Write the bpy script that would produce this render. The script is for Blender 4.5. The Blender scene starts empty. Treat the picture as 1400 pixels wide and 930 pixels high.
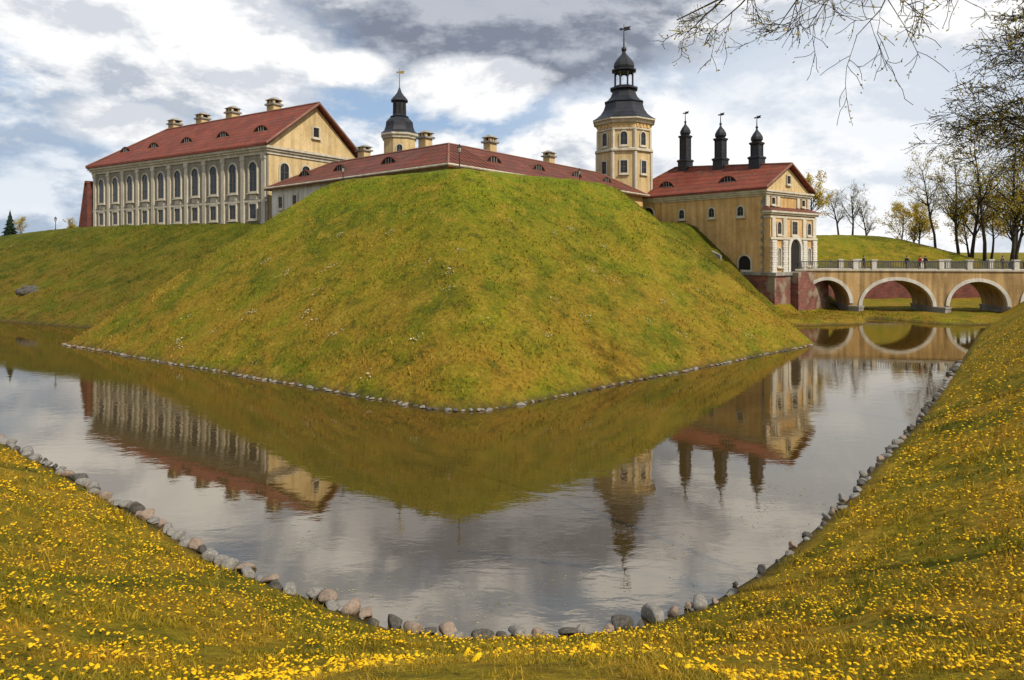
import bpy, bmesh, math, random
import numpy as np
from mathutils import Vector, Matrix
random.seed(7); rng = np.random.default_rng(7)
scene = bpy.context.scene; COL = scene.collection
R = math.radians

# ------------------------------------------------------------------ helpers
class MB:
    def __init__(s): s.v = []; s.f = []
    def add(s, vs, fs, M=None):
        o = len(s.v)
        s.v += [tuple(M @ Vector(v)) if M else tuple(v) for v in vs]
        s.f += [tuple(i + o for i in f) for f in fs]; return s
    def box(s, x0, x1, y0, y1, z0, z1, M=None):
        return s.add([(x0,y0,z0),(x1,y0,z0),(x1,y1,z0),(x0,y1,z0),(x0,y0,z1),(x1,y0,z1),(x1,y1,z1),(x0,y1,z1)],
            [(0,3,2,1),(4,5,6,7),(0,1,5,4),(1,2,6,5),(2,3,7,6),(3,0,4,7)], M)
    def prism(s, poly, z0, z1, M=None):
        n = len(poly)
        vs = [(a,b,z0) for a,b in poly] + [(a,b,z1) for a,b in poly]
        fs = [tuple(range(n))[::-1], tuple(range(n,2*n))] + [(i,(i+1)%n,n+(i+1)%n,n+i) for i in range(n)]
        return s.add(vs, fs, M)
    def tube(s, pts, rads, n=6):
        pts = [Vector(p) for p in pts]; o = len(s.v); m = len(pts)
        for i, p in enumerate(pts):
            d = (pts[min(i+1,m-1)] - pts[max(i-1,0)])
            d = d.normalized() if d.length > 1e-9 else Vector((0,0,1))
            a = d.cross(Vector((0,0,1)) if abs(d.z) < .9 else Vector((1,0,0))).normalized(); b = d.cross(a)
            for k in range(n):
                t = 2*math.pi*k/n
                s.v.append(tuple(p + (a*math.cos(t) + b*math.sin(t))*rads[i]))
        for i in range(m-1):
            for k in range(n):
                s.f.append((o+i*n+k, o+i*n+(k+1)%n, o+(i+1)*n+(k+1)%n, o+(i+1)*n+k))
        s.f.append(tuple(o+k for k in range(n))[::-1]); s.f.append(tuple(o+(m-1)*n+k for k in range(n)))
        return s
    def lathe(s, prof, n=8, rot0=0, c=(0,0), M=None):
        vs = []; fs = []
        for r, z in prof:
            for k in range(n):
                t = rot0 + 2*math.pi*k/n
                vs.append((c[0]+r*math.cos(t), c[1]+r*math.sin(t), z))
        for i in range(len(prof)-1):
            for k in range(n):
                fs.append((i*n+k, i*n+(k+1)%n, (i+1)*n+(k+1)%n, (i+1)*n+k))
        fs.append(tuple(range(n))[::-1]); fs.append(tuple((len(prof)-1)*n+k for k in range(n)))
        return s.add(vs, fs, M)
    def shell(s, vs, fs, dz=.3):
        n = len(vs)
        edges = {}
        for f in fs:
            for i in range(len(f)):
                a, b = f[i], f[(i+1) % len(f)]
                edges.setdefault(tuple(sorted((a,b))), []).append((a,b))
        F = list(fs) + [tuple(i+n for i in f)[::-1] for f in fs]
        for e, l in edges.items():
            if len(l) == 1: a, b = l[0]; F.append((b, a, a+n, b+n))
        return s.add(list(vs) + [(x,y,z-dz) for x,y,z in vs], F)
    def mesh(s, name, mat=None, smooth=False, org=(0,0,0), recalc=True):
        me = bpy.data.meshes.new(name)
        me.from_pydata([(v[0]-org[0], v[1]-org[1], v[2]-org[2]) for v in s.v], [], s.f)
        if recalc:
            bm = bmesh.new(); bm.from_mesh(me); bmesh.ops.recalc_face_normals(bm, faces=bm.faces); bm.to_mesh(me); bm.free()
        if smooth: me.polygons.foreach_set('use_smooth', [True]*len(me.polygons))
        if mat: me.materials.append(mat)
        me.update(); return me
    def build(s, name, mat, parent=None, smooth=False, org=None, recalc=True):
        if org is None: org = (0,0,parent.location.z) if parent is not None and parent.type == 'EMPTY' else (0,0,0)
        return inst(name, s.mesh(name, mat, smooth, org, recalc), parent)
def inst(name, me, parent=None, loc=(0,0,0), rz=0):
    o = bpy.data.objects.new(name, me); COL.objects.link(o); o.parent = parent; o.location = loc; o.rotation_euler = (0,0,rz); return o
def tag(o, label, cat, group=None, kind=None):
    if label: o['label'] = label
    if cat: o['category'] = cat
    if group: o['group'] = group
    if kind: o['kind'] = kind
    return o
def thing(name, label, cat, loc=(0,0,0), rz=0, group=None):
    o = bpy.data.objects.new(name, None); COL.objects.link(o); o.empty_display_size = .3
    o.location = loc; o.rotation_euler = (0,0,rz); return tag(o, label, cat, group)

# ------------------------------------------------------------------ materials
def nd(nt, t, props={}, ins={}):
    n = nt.nodes.new(t)
    for k, v in props.items(): setattr(n, k, v)
    for k, v in ins.items():
        if isinstance(v, bpy.types.NodeSocket): nt.links.new(v, n.inputs[k])
        else: n.inputs[k].default_value = v
    return n
def new_mat(name):
    m = bpy.data.materials.new(name); m.use_nodes = True; nt = m.node_tree; nt.nodes.clear()
    out = nt.nodes.new('ShaderNodeOutputMaterial'); b = nt.nodes.new('ShaderNodeBsdfPrincipled')
    nt.links.new(b.outputs[0], out.inputs[0]); return m, nt, b, out
def c4(c): return (c[0], c[1], c[2], 1)
def mix(nt, fac, a, b, mode='MIX'):
    n = nt.nodes.new('ShaderNodeMix'); n.data_type = 'RGBA'; n.blend_type = mode
    for i, v in ((0, fac), (6, a), (7, b)):
        if isinstance(v, bpy.types.NodeSocket): nt.links.new(v, n.inputs[i])
        else: n.inputs[i].default_value = v if i == 0 or len(v) == 4 else c4(v)
    return n.outputs[2]
def ramp(nt, fac, a, b, ca=(0,0,0), cb=(1,1,1)):
    n = nt.nodes.new('ShaderNodeValToRGB'); e = n.color_ramp.elements
    e[0].position = a; e[1].position = b; e[0].color = c4(ca); e[1].color = c4(cb)
    nt.links.new(fac, n.inputs[0]); return n.outputs[0]
def noise(nt, vec, scale, detail=6, rough=.55, dist=0):
    n = nd(nt, 'ShaderNodeTexNoise', {}, {'Vector': vec, 'Scale': scale, 'Detail': detail, 'Roughness': rough, 'Distortion': dist})
    return n.outputs[0]
def math_(nt, op, a, b=0.0, clamp=False):
    n = nt.nodes.new('ShaderNodeMath'); n.operation = op; n.use_clamp = clamp
    for i, v in ((0, a), (1, b)):
        if isinstance(v, bpy.types.NodeSocket): nt.links.new(v, n.inputs[i])
        else: n.inputs[i].default_value = v
    return n.outputs[0]
def bump(nt, b, h, strength=.3, dist=.05):
    n = nd(nt, 'ShaderNodeBump', {}, {'Strength': strength, 'Distance': dist, 'Height': h})
    nt.links.new(n.outputs[0], b.inputs['Normal'])
def simple(name, c1, c2, scale=1.0, rough=.85, b_=.2, bscale=12, metal=0, streak=0, rows=0, lo=.35, hi=.65, spec=.3, mott=None):
    m, nt, b, out = new_mat(name)
    co = nd(nt, 'ShaderNodeTexCoord').outputs['Object']
    col = mix(nt, ramp(nt, noise(nt, co, scale), lo, hi), c1, c2)
    if mott: col = mix(nt, ramp(nt, noise(nt, co, scale*3.1, 7, .65), .48, .66), col, mott)
    fine = noise(nt, co, scale*7, 5)
    col = mix(nt, .5, col, mix(nt, fine, (.4,.4,.4), (1.4,1.4,1.4)), 'MULTIPLY')
    if streak:
        mp = nd(nt, 'ShaderNodeMapping', {}, {'Vector': co, 'Scale': (1.6,1.6,.12)})
        col = mix(nt, streak, col, ramp(nt, noise(nt, mp.outputs[0], 1.0, 5), .35, .6, (.45,.42,.38), (1.1,1.1,1.1)), 'MULTIPLY')
    h = noise(nt, co, bscale)
    if rows:
        w = nd(nt, 'ShaderNodeTexWave', {'bands_direction': 'Z'}, {'Vector': co, 'Scale': rows, 'Distortion': .4, 'Detail': 1.0})
        col = mix(nt, .4, col, ramp(nt, w.outputs[0], .1, .6, (.5,.5,.5), (1.15,1.15,1.15)), 'MULTIPLY')
        v = nd(nt, 'ShaderNodeTexVoronoi', {}, {'Vector': co, 'Scale': 1.7})
        col = mix(nt, .35, col, mix(nt, .6, v.outputs['Color'], (.8,.8,.8)), 'MULTIPLY')
    nt.links.new(col, b.inputs['Base Color'])
    b.inputs['Roughness'].default_value = rough; b.inputs['Metallic'].default_value = metal
    b.inputs['Specular IOR Level'].default_value = spec
    if b_: bump(nt, b, h, b_, .05)
    return m
def brick_mat(name, c1, c2, mortar, sc=1.0, extra=None, lo=.5):
    m, nt, b, out = new_mat(name)
    co = nd(nt, 'ShaderNodeTexCoord').outputs['Object']
    sp = nd(nt, 'ShaderNodeSeparateXYZ', {}, {0: co})
    cb = nd(nt, 'ShaderNodeCombineXYZ', {}, {0: math_(nt, 'ADD', sp.outputs[0], sp.outputs[1]), 1: sp.outputs[2]})
    t = nd(nt, 'ShaderNodeTexBrick', {}, {'Vector': cb.outputs[0], 'Color1': c4(c1), 'Color2': c4(c2), 'Mortar': c4(mortar), 'Scale': sc,
        'Brick Width': .5, 'Row Height': .18, 'Mortar Size': .012})
    col = mix(nt, .75, t.outputs[0], ramp(nt, noise(nt, co, .7, 8), .3, .7, (.35,.34,.33), (1.3,1.3,1.3)), 'MULTIPLY')
    if extra: col = mix(nt, ramp(nt, noise(nt, co, .45, 6), lo, lo+.1), col, mix(nt, noise(nt, co, 2.5, 6), tuple(.55*q for q in extra), tuple(1.2*q for q in extra)))
    nt.links.new(col, b.inputs['Base Color']); b.inputs['Roughness'].default_value = .9
    bump(nt, b, noise(nt, co, 5), .4, .08)
    return m
M = {}
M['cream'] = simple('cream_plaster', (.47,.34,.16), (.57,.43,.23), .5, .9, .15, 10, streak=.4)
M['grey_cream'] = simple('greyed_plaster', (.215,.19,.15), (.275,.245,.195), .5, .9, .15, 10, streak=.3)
M['ochre'] = simple('ochre_plaster', (.48,.29,.11), (.60,.39,.17), .45, .9, .15, 10, streak=.5)
M['bridge'] = simple('bridge_plaster', (.36,.225,.09), (.46,.31,.14), .5, .9, .2, 10, streak=.8)
M['white'] = simple('white_render', (.50,.47,.41), (.60,.57,.51), .6, .9, .12, 10, streak=.4)
M['trim'] = simple('pale_trim', (.43,.38,.29), (.53,.48,.38), .8, .85, .12, 10, streak=.35)
M['stone'] = simple('grey_stonework', (.17,.16,.145), (.31,.29,.26), .9, .9, .4, 4, streak=.4)
M['roof'] = simple('red_roof_tiles', (.165,.032,.017), (.235,.057,.029), .35, .8, .3, 9, rows=.5, mott=(.115,.044,.028))
M['roof_dark'] = simple('worn_red_roof_tiles', (.11,.030,.018), (.18,.048,.027), .45, .8, .3, 9, rows=.5, mott=(.08,.042,.03))
M['ridge'] = simple('ridge_tiles', (.16,.07,.047), (.22,.11,.08), .8, .85)
M['slate'] = simple('dark_slate', (.010,.011,.016), (.022,.024,.032), .8, .5, .2, 8, rows=.5, spec=.35)
M['black'] = simple('black_painted_metal', (.010,.010,.011), (.018,.017,.016), 2, .5, .05)
M['gold'] = simple('tarnished_gilding', (.25,.17,.05), (.35,.25,.08), 2, .4, .05, metal=.8)
M['brick'] = brick_mat('red_brickwork', (.18,.045,.03), (.115,.028,.02), (.12,.07,.055))
M['brick_patchy'] = brick_mat('patched_brickwork', (.20,.06,.042), (.13,.04,.03), (.18,.13,.10), extra=(.25,.195,.135), lo=.50)
M['iron'] = simple('railing_iron', (.05,.05,.055), (.08,.08,.085), 3, .6, .05)
M['dark'] = simple('dark_interior', (.012,.010,.009), (.02,.017,.014), 1, .9, 0)
M['bar'] = simple('weathered_window_bars', (.10,.085,.065), (.14,.12,.09), 3, .8, 0)
M['bark'] = simple('tree_bark', (.022,.018,.013), (.05,.04,.029), 3, .95, .4, 20)
M['skin'] = simple('skin', (.45,.27,.19), (.5,.31,.22), 5, .6, 0)
m, nt, b, out = new_mat('window_glass'); M['glass'] = m
co = nd(nt, 'ShaderNodeTexCoord').outputs['Object']
nt.links.new(mix(nt, noise(nt, co, 1.2, 2), (.006,.007,.009), (.03,.034,.042)), b.inputs['Base Color']); b.inputs['Roughness'].default_value = .18; b.inputs['Specular IOR Level'].default_value = .3
def leaf_mat(name, c1, c2, tr=.4):
    m, nt, b, out = new_mat(name)
    g = nd(nt, 'ShaderNodeNewGeometry').outputs['Position']
    col = mix(nt, ramp(nt, noise(nt, g, 1.3, 4), .35, .65), c1, c2)
    oi = nd(nt, 'ShaderNodeObjectInfo').outputs['Random']
    col = mix(nt, .4, col, mix(nt, oi, (.7,.75,.7), (1.25,1.2,1.1)), 'MULTIPLY')
    nt.links.new(col, b.inputs['Base Color']); b.inputs['Roughness'].default_value = .7; b.inputs['Specular IOR Level'].default_value = .2
    t = nd(nt, 'ShaderNodeBsdfTranslucent', {}, {'Color': col}); ms = nd(nt, 'ShaderNodeMixShader', {}, {0: tr, 1: b.outputs[0], 2: t.outputs[0]})
    nt.links.new(ms.outputs[0], out.inputs[0]); return m
M['leaf_yellow'] = leaf_mat('young_yellow_leaves', (.44,.32,.03), (.60,.46,.06))
M['leaf_olive'] = leaf_mat('young_olive_leaves', (.28,.22,.025), (.44,.36,.045))
M['needle'] = leaf_mat('fir_needles', (.010,.022,.012), (.022,.04,.02), .1)
M['dandelion'] = leaf_mat('dandelion_petals', (.74,.43,.006), (.82,.54,.012), .2)
M['petal_white'] = leaf_mat('white_petals', (.6,.6,.55), (.7,.7,.66), .2)

def grass_cols(nt, pos, zone):
    """zone 0 = rampart grass, 1 = outer bank grass"""
    n1 = noise(nt, pos, .13, 7, .62, .3); n2 = noise(nt, pos, .7, 7, .68); n3 = noise(nt, pos, 4.5, 6, .7); n4 = noise(nt, pos, .34, 6, .6, .4)
    z = nd(nt, 'ShaderNodeSeparateXYZ', {}, {0: pos}).outputs[2]
    # drier, browner turf low on the ramparts where the soil is thin; fresh grass along the crest
    dry = math_(nt, 'MULTIPLY', math_(nt, 'MULTIPLY', math_(nt, 'SUBTRACT', 1.0, math_(nt, 'DIVIDE', z, 12.0), True), ramp(nt, n4, .38, .58)), .95, True)
    crest = math_(nt, 'MULTIPLY', math_(nt, 'SUBTRACT', math_(nt, 'DIVIDE', z, 5.0), 1.9, True), ramp(nt, n4, .35, .60, (1,1,1), (.35,.35,.35)))
    a = mix(nt, ramp(nt, n1, .40, .60), (.105,.118,.007), (.185,.172,.010))
    a = mix(nt, ramp(nt, n4, .52, .66, (0,0,0), (.8,.8,.8)), a, (.225,.170,.014))
    a = mix(nt, crest, a, (.145,.180,.008))
    a = mix(nt, dry, a, (.250,.150,.017))
    a = mix(nt, ramp(nt, n2, .52, .68), a, (.27,.195,.022))
    a = mix(nt, ramp(nt, n2, .30, .46, (.9,.9,.9), (0,0,0)), a, (.052,.068,.007))
    b_ = mix(nt, ramp(nt, n1, .40, .60), (.150,.138,.009), (.26,.195,.012))
    b_ = mix(nt, ramp(nt, n4, .46, .62), b_, (.31,.195,.015))
    b_ = mix(nt, ramp(nt, n2, .50, .68), b_, (.36,.23,.022))
    b_ = mix(nt, ramp(nt, n2, .32, .46, (.9,.9,.9), (0,0,0)), b_, (.072,.076,.008))
    col = mix(nt, zone, a, b_)
    return mix(nt, .7, col, ramp(nt, n3, .3, .7, (.30,.30,.30), (1.5,1.5,1.5)), 'MULTIPLY'), n2, n3
m, nt, b, out = new_mat('grassy_ground'); M['ground'] = m
pos = nd(nt, 'ShaderNodeNewGeometry').outputs['Position']
za = nd(nt, 'ShaderNodeAttribute', {'attribute_name': 'zone'}).outputs['Fac']
da = nd(nt, 'ShaderNodeAttribute', {'attribute_name': 'dirt'}).outputs['Fac']
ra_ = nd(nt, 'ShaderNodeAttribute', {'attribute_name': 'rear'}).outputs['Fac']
col, n2, n3 = grass_cols(nt, pos, za)
col = mix(nt, ra_, col, mix(nt, 1.0, col, (.62,.66,.80), 'MULTIPLY'))  # shade put into the colour: rear slopes darker and cooler, as if less lit
col = mix(nt, da, col, mix(nt, n2, (.025,.019,.010), (.07,.055,.03)))
nt.links.new(col, b.inputs['Base Color']); b.inputs['Roughness'].default_value = .95; b.inputs['Specular IOR Level'].default_value = .1
bump(nt, b, math_(nt, 'ADD', noise(nt, pos, 2.2, 8, .7), math_(nt, 'MULTIPLY', n3, .6)), .9, .35)
def blade_mat(name, zone):
    m, nt, b, out = new_mat(name)
    pos = nd(nt, 'ShaderNodeNewGeometry').outputs['Position']
    col, n2, n3 = grass_cols(nt, pos, zone)
    ta = nd(nt, 'ShaderNodeAttribute', {'attribute_name': 'tint'}).outputs['Fac']
    col = mix(nt, 1.0, col, ramp(nt, ta, 0, 1, (.45,.5,.5), (1.7,1.55,1.45)), 'MULTIPLY')
    nt.links.new(col, b.inputs['Base Color']); b.inputs['Roughness'].default_value = .6; b.inputs['Specular IOR Level'].default_value = .25
    t = nd(nt, 'ShaderNodeBsdfTranslucent', {}, {'Color': col}); ms = nd(nt, 'ShaderNodeMixShader', {}, {0: .3, 1: b.outputs[0], 2: t.outputs[0]})
    nt.links.new(ms.outputs[0], out.inputs[0]); return m
M['blade_bank'] = blade_mat('bank_grass', 1.0); M['blade_rampart'] = blade_mat('rampart_grass', 0.0)
# water
m, nt, b, out = new_mat('moat_water'); M['water'] = m
pos = nd(nt, 'ShaderNodeNewGeometry').outputs['Position']
mp = nd(nt, 'ShaderNodeMapping', {}, {'Vector': pos, 'Rotation': (0,0,.25), 'Scale': (1.0,2.2,1)})
h = math_(nt, 'ADD', noise(nt, mp.outputs[0], .9, 3, .5, .4), math_(nt, 'MULTIPLY', noise(nt, mp.outputs[0], 3.5, 3, .5), .25))
patch = ramp(nt, noise(nt, pos, .07, 3), .4, .65, (.25,.25,.25), (1,1,1))
bp = nd(nt, 'ShaderNodeBump', {}, {'Strength': math_(nt, 'MULTIPLY', patch, .10), 'Distance': .06, 'Height': h})
gl = nd(nt, 'ShaderNodeBsdfGlossy', {}, {'Color': (.94,.88,.78,1), 'Roughness': .004, 'Normal': bp.outputs[0]})
df = nd(nt, 'ShaderNodeBsdfDiffuse', {}, {'Color': (.050,.031,.008,1)})
fr = nd(nt, 'ShaderNodeFresnel', {}, {'IOR': 1.34, 'Normal': bp.outputs[0]})
fac = math_(nt, 'ADD', math_(nt, 'MULTIPLY', fr.outputs[0], .66), .30, True)
ms = nd(nt, 'ShaderNodeMixShader', {}, {0: fac, 1: df.outputs[0], 2: gl.outputs[0]}); nt.links.new(ms.outputs[0], out.inputs[0])

# ------------------------------------------------------------------ terrain
def vnoise(x, y, seed=0):
    xi = np.floor(x).astype(np.int64); yi = np.floor(y).astype(np.int64); fx = x - xi; fy = y - yi
    def hsh(a, b):
        h = (a*374761393 + b*668265263 + seed*1442695041) & 0xffffffff
        h = ((h ^ (h >> 13))*1274126177) & 0xffffffff
        return ((h ^ (h >> 16)) & 0xffff)/65535.0
    u = fx*fx*(3-2*fx); v = fy*fy*(3-2*fy)
    return (hsh(xi,yi)*(1-u)+hsh(xi+1,yi)*u)*(1-v)+(hsh(xi,yi+1)*(1-u)+hsh(xi+1,yi+1)*u)*v
def fbm(x, y, o=4, seed=0):
    s = 0; a = .5
    for i in range(o): s = s + a*(vnoise(x*2**i, y*2**i, seed+i)-.5); a *= .5
    return s
def smin(a, b, k):
    h = np.clip(.5+.5*(b-a)/k, 0, 1); return b*(1-h)+a*h-k*h*(1-h)
def sstep(a, b, x):
    t = np.clip((x-a)/(b-a), 0, 1); return t*t*(3-2*t)
SHORE = [(-150,116),(-60,54.5),(-21.7,27.9),(-15.5,23.2),(-11,19.7),(-7.5,16.9),(-4.7,15.2),(-2.6,13.95),(-.76,13.6),(.9,13.65),(2.7,14.05),(4.3,14.8),
         (6.2,16.4),(8,18.2),(10.8,21.2),(13.3,24.3),(18.3,30),(25.5,38.9),(35.4,51.4),(44.2,62.6),(58,79),(71,98),(97,138)]
OPOLY = SHORE + [(400,500),(3500,500),(3500,-3500),(-3500,-3500),(-3500,2300)]
def in_poly(x, y, poly):
    c = np.zeros(x.shape, bool); n = len(poly)
    for i in range(n):
        x0, y0 = poly[i]; x1, y1 = poly[(i+1) % n]
        if y0 == y1: continue
        cond = ((y0 > y) != (y1 > y)) & (x < (x1-x0)*(y-y0)/(y1-y0)+x0)
        c ^= cond
    return c
def d_line(x, y, line):
    d = np.full(x.shape, 1e9)
    for (x0,y0),(x1,y1) in zip(line[:-1], line[1:]):
        dx, dy = x1-x0, y1-y0; t = np.clip(((x-x0)*dx+(y-y0)*dy)/(dx*dx+dy*dy), 0, 1)
        d = np.minimum(d, np.hypot(x-x0-t*dx, y-y0-t*dy))
    return d
REAR = None
def H(x, y, full=False):
    global REAR
    x = np.asarray(x, float); y = np.asarray(y, float)
    wob = fbm(x*.25, y*.25, 3, 5)*.4
    # bastion
    e1 = ((x+2.2)*.56+(y-32.2)*.83+wob)*.82; e2 = ((x+2.2)*-.656+(y-32.2)*.755+wob)*.79
    fl = ((x+39)*.845+(y-57.6)*-.533)*1.1; fr = ((x-26.3)*-.965+(y-57)*.263)*.82
    hb = smin(smin(e1, e2, 2.2), smin(fl, fr, .6), .9); hb = smin(hb, 15.35+0*x, 1.3)
    # left curtain rampart
    top = 12-1.9*sstep(-64,-95,x); top = top-5*sstep(135,190,y)
    hc = smin(((x+59)*.41+(y-76)*.91+wob)*.6, top, 1.2); hc = np.minimum(hc, np.minimum(e2, fr))
    # gate side
    dd = (x-31.6)*-.63+(y-82)*.777
    hg = smin(.2+.85*(dd+2.9), top, 1.0); hg = np.minimum(hg, (46-x)*1.0)
    hg = np.where(x > 5, hg, -2)
    low = np.minimum(.42+fbm(x*.3,y*.3,3,9)*.5, (y-72.0-7.5*np.exp(-((x-43.5)/3.0)**2)+wob*6)*.3); low = np.minimum(low, (x-22)*.4)
    mo = smin(11.4+0*x, 3+.5*(y-109), 2.5); mo = smin(mo, 7+(84-x)*.45, 2.5); mo = np.minimum(mo, (x-36)*.8); mo = np.where(y < 108.6, -2, mo)
    far = smin(6.6+0*x, (y-114)*.4, 1.5); far = np.where((x > 60) | (y > 150), far, -2)
    isl = np.maximum.reduce([hb, hc, hg, low, mo, far])
    # outer bank
    ins = in_poly(x, y, OPOLY); d = d_line(x, y, SHORE)*np.where(ins, 1, -1)
    sl = .5+.08*np.exp(-(x/2.6)**2)+.22*sstep(12,34,x)
    tp = 6.9-1.3*sstep(40,60,x)
    ho = smin(sl*d-.12*np.sin(np.clip(d/12,0,1)*math.pi), tp+0*x, .7)
    z = np.maximum(isl, ho); z = np.maximum(z, -1.3)
    r = np.hypot(x, y)
    land = sstep(.0, 1.0, z)
    z = z+land*(fbm(x*.45, y*.45, 4, 1)*.30*np.clip(r/12, .25, 1)+fbm(x*1.7,y*1.7,3,3)*.17)
    if full:
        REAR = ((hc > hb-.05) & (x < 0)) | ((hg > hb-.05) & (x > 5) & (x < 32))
        return z, np.where(ins & (ho >= isl), 1.0, 0.0), d
    return z
def Hs(x, y): return float(H(np.array([x]), np.array([y]))[0])
def axis(lo, hi, fine_lo, fine_hi, fine, mlo, mhi, mid):
    a = list(np.arange(fine_lo, fine_hi, fine)); s = mid
    b_ = list(np.arange(fine_hi, mhi, mid)); c = list(np.arange(fine_lo-mid, mlo, -mid))[::-1]
    x = mhi; up = []
    while x < hi: up.append(x); s *= 1.35; x += s
    up.append(hi); s = mid; x = (c[0] if c else fine_lo)-mid; dn = []
    while x > lo: dn.append(x); s *= 1.35; x -= s
    dn.append(lo)
    return np.array(dn[::-1]+c+a+b_+up)
XS = axis(-3000, 3000, -16, 18, .22, -100, 90, .55); YS = axis(-2500, 3400, -2, 30, .22, -8, 135, .55)
gx, gy = np.meshgrid(XS, YS); gz, zone, dsh = H(gx, gy, True); rear = REAR.astype(np.float32)
nx, ny = len(XS), len(YS)
idx = np.arange(nx*ny).reshape(ny, nx)
quads = np.stack([idx[:-1,:-1], idx[:-1,1:], idx[1:,1:], idx[1:,:-1]], -1).reshape(-1, 4)
me = bpy.data.meshes.new('ground')
me.from_pydata(np.stack([gx, gy, gz], -1).reshape(-1, 3).tolist(), [], quads.tolist())
me.attributes.new('zone', 'FLOAT', 'POINT').data.foreach_set('value', zone.reshape(-1).astype(np.float32))
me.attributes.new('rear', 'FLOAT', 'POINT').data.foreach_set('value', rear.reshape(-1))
dirt = np.clip(1-(gz-.02)/.22, 0, 1)*.9
me.attributes.new('dirt', 'FLOAT', 'POINT').data.foreach_set('value', dirt.reshape(-1).astype(np.float32))
me.polygons.foreach_set('use_smooth', [True]*len(me.polygons)); me.materials.append(M['ground']); me.update()
tag(inst('ground', me), 'grassy ramparts and outer banks shaped around the moat', 'ground', kind='structure')
w = MB(); w.add([(-400,0,0),(140,0,0),(140,140,0),(-400,140,0)], [(0,1,2,3)])
tag(w.build('water', M['water']), 'still moat water mirroring the castle and the cloudy sky', 'water', kind='structure')

# ------------------------------------------------------------------ grass, flowers (uncountable ground cover)
def tri_obj(name, V, F, mat, label, cat, tint=None):
    me = bpy.data.meshes.new(name); me.from_pydata(V.reshape(-1,3).tolist(), [], F.tolist()); me.materials.append(mat)
    if tint is not None: me.attributes.new('tint', 'FLOAT', 'POINT').data.foreach_set('value', tint.astype(np.float32))
    me.update(); return tag(inst(name, me), label, cat, kind='stuff')
def polar(n, r0, r1, a0, a1, pw=1.0):
    a = rng.uniform(a0, a1, n); u = rng.uniform(0, 1, n); r = r0*(r1/r0)**(u**pw)
    return r*np.sin(a), r*np.cos(a), r
def blades(x, y, z, hgt, wid, lean=.5, dark=None):
    n = len(x); a = rng.uniform(0, 2*math.pi, n); l = rng.uniform(0, 2*math.pi, n); k = rng.uniform(.1, lean, n)*hgt
    dx, dy = np.cos(a)*wid*.5, np.sin(a)*wid*.5; lx, ly = np.cos(l)*k, np.sin(l)*k
    V = np.empty((n,5,3)); z = z-.015
    V[:,0] = np.stack([x-dx, y-dy, z], -1); V[:,1] = np.stack([x+dx, y+dy, z], -1)
    V[:,2] = np.stack([x-dx*.7+lx*.35, y-dy*.7+ly*.35, z+hgt*.6], -1); V[:,3] = np.stack([x+dx*.7+lx*.35, y+dy*.7+ly*.35, z+hgt*.6], -1)
    V[:,4] = np.stack([x+lx, y+ly, z+hgt*.95], -1)
    o = np.arange(n)[:,None]*5
    F = np.concatenate([o+np.array([[0,1,3]]), o+np.array([[0,3,2]]), o+np.array([[2,3,4]])])
    t = rng.uniform(.28,1,n)
    if dark is not None: t = np.where(dark, t*.45, t)  # blades on the rear slopes get the same painted shade
    return V, F, np.repeat(t, 5)
x1, y1, r1 = polar(95000, 1.1, 12, R(-50), R(50), .75); x2, y2, r2 = polar(85000, 8, 75, R(-48), R(48), .9)
xb = np.concatenate([x1,x2]); yb = np.concatenate([y1,y2]); rb = np.concatenate([r1,r2])
zb_, zn, db = H(xb, yb, True); clump = fbm(xb*1.6, yb*1.6, 4, 21)
ok = (zn > .5) & (db > .35) & (clump > -.10)
xb, yb, zb_, rb, clump = xb[ok], yb[ok], zb_[ok], rb[ok], clump[ok]
hg = rng.uniform(.025,.075,len(xb))*np.clip(1+clump*2.6, .5, 2.2)*np.clip(rb/7, .55, 2.8); wd = np.clip(rb*.0017, .004, .05)*rng.uniform(.7,1.4,len(xb))
V, F, T = blades(xb, yb, zb_, hg, wd, 1.1)
tri_obj('bank_grass', V, F, M['blade_bank'], 'short spring grass covering the near outer bank', 'grass', T)
n = 135000
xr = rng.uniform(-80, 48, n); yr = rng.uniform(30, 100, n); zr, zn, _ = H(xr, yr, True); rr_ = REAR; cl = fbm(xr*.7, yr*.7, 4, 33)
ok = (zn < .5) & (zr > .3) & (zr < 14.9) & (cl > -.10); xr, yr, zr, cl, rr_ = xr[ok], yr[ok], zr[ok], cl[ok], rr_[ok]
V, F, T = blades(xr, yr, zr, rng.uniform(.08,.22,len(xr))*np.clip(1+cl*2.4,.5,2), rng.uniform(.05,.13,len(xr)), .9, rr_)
tri_obj('rampart_grass', V, F, M['blade_rampart'], 'tufted grass covering the castle bastion and ramparts', 'grass', T)
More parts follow.
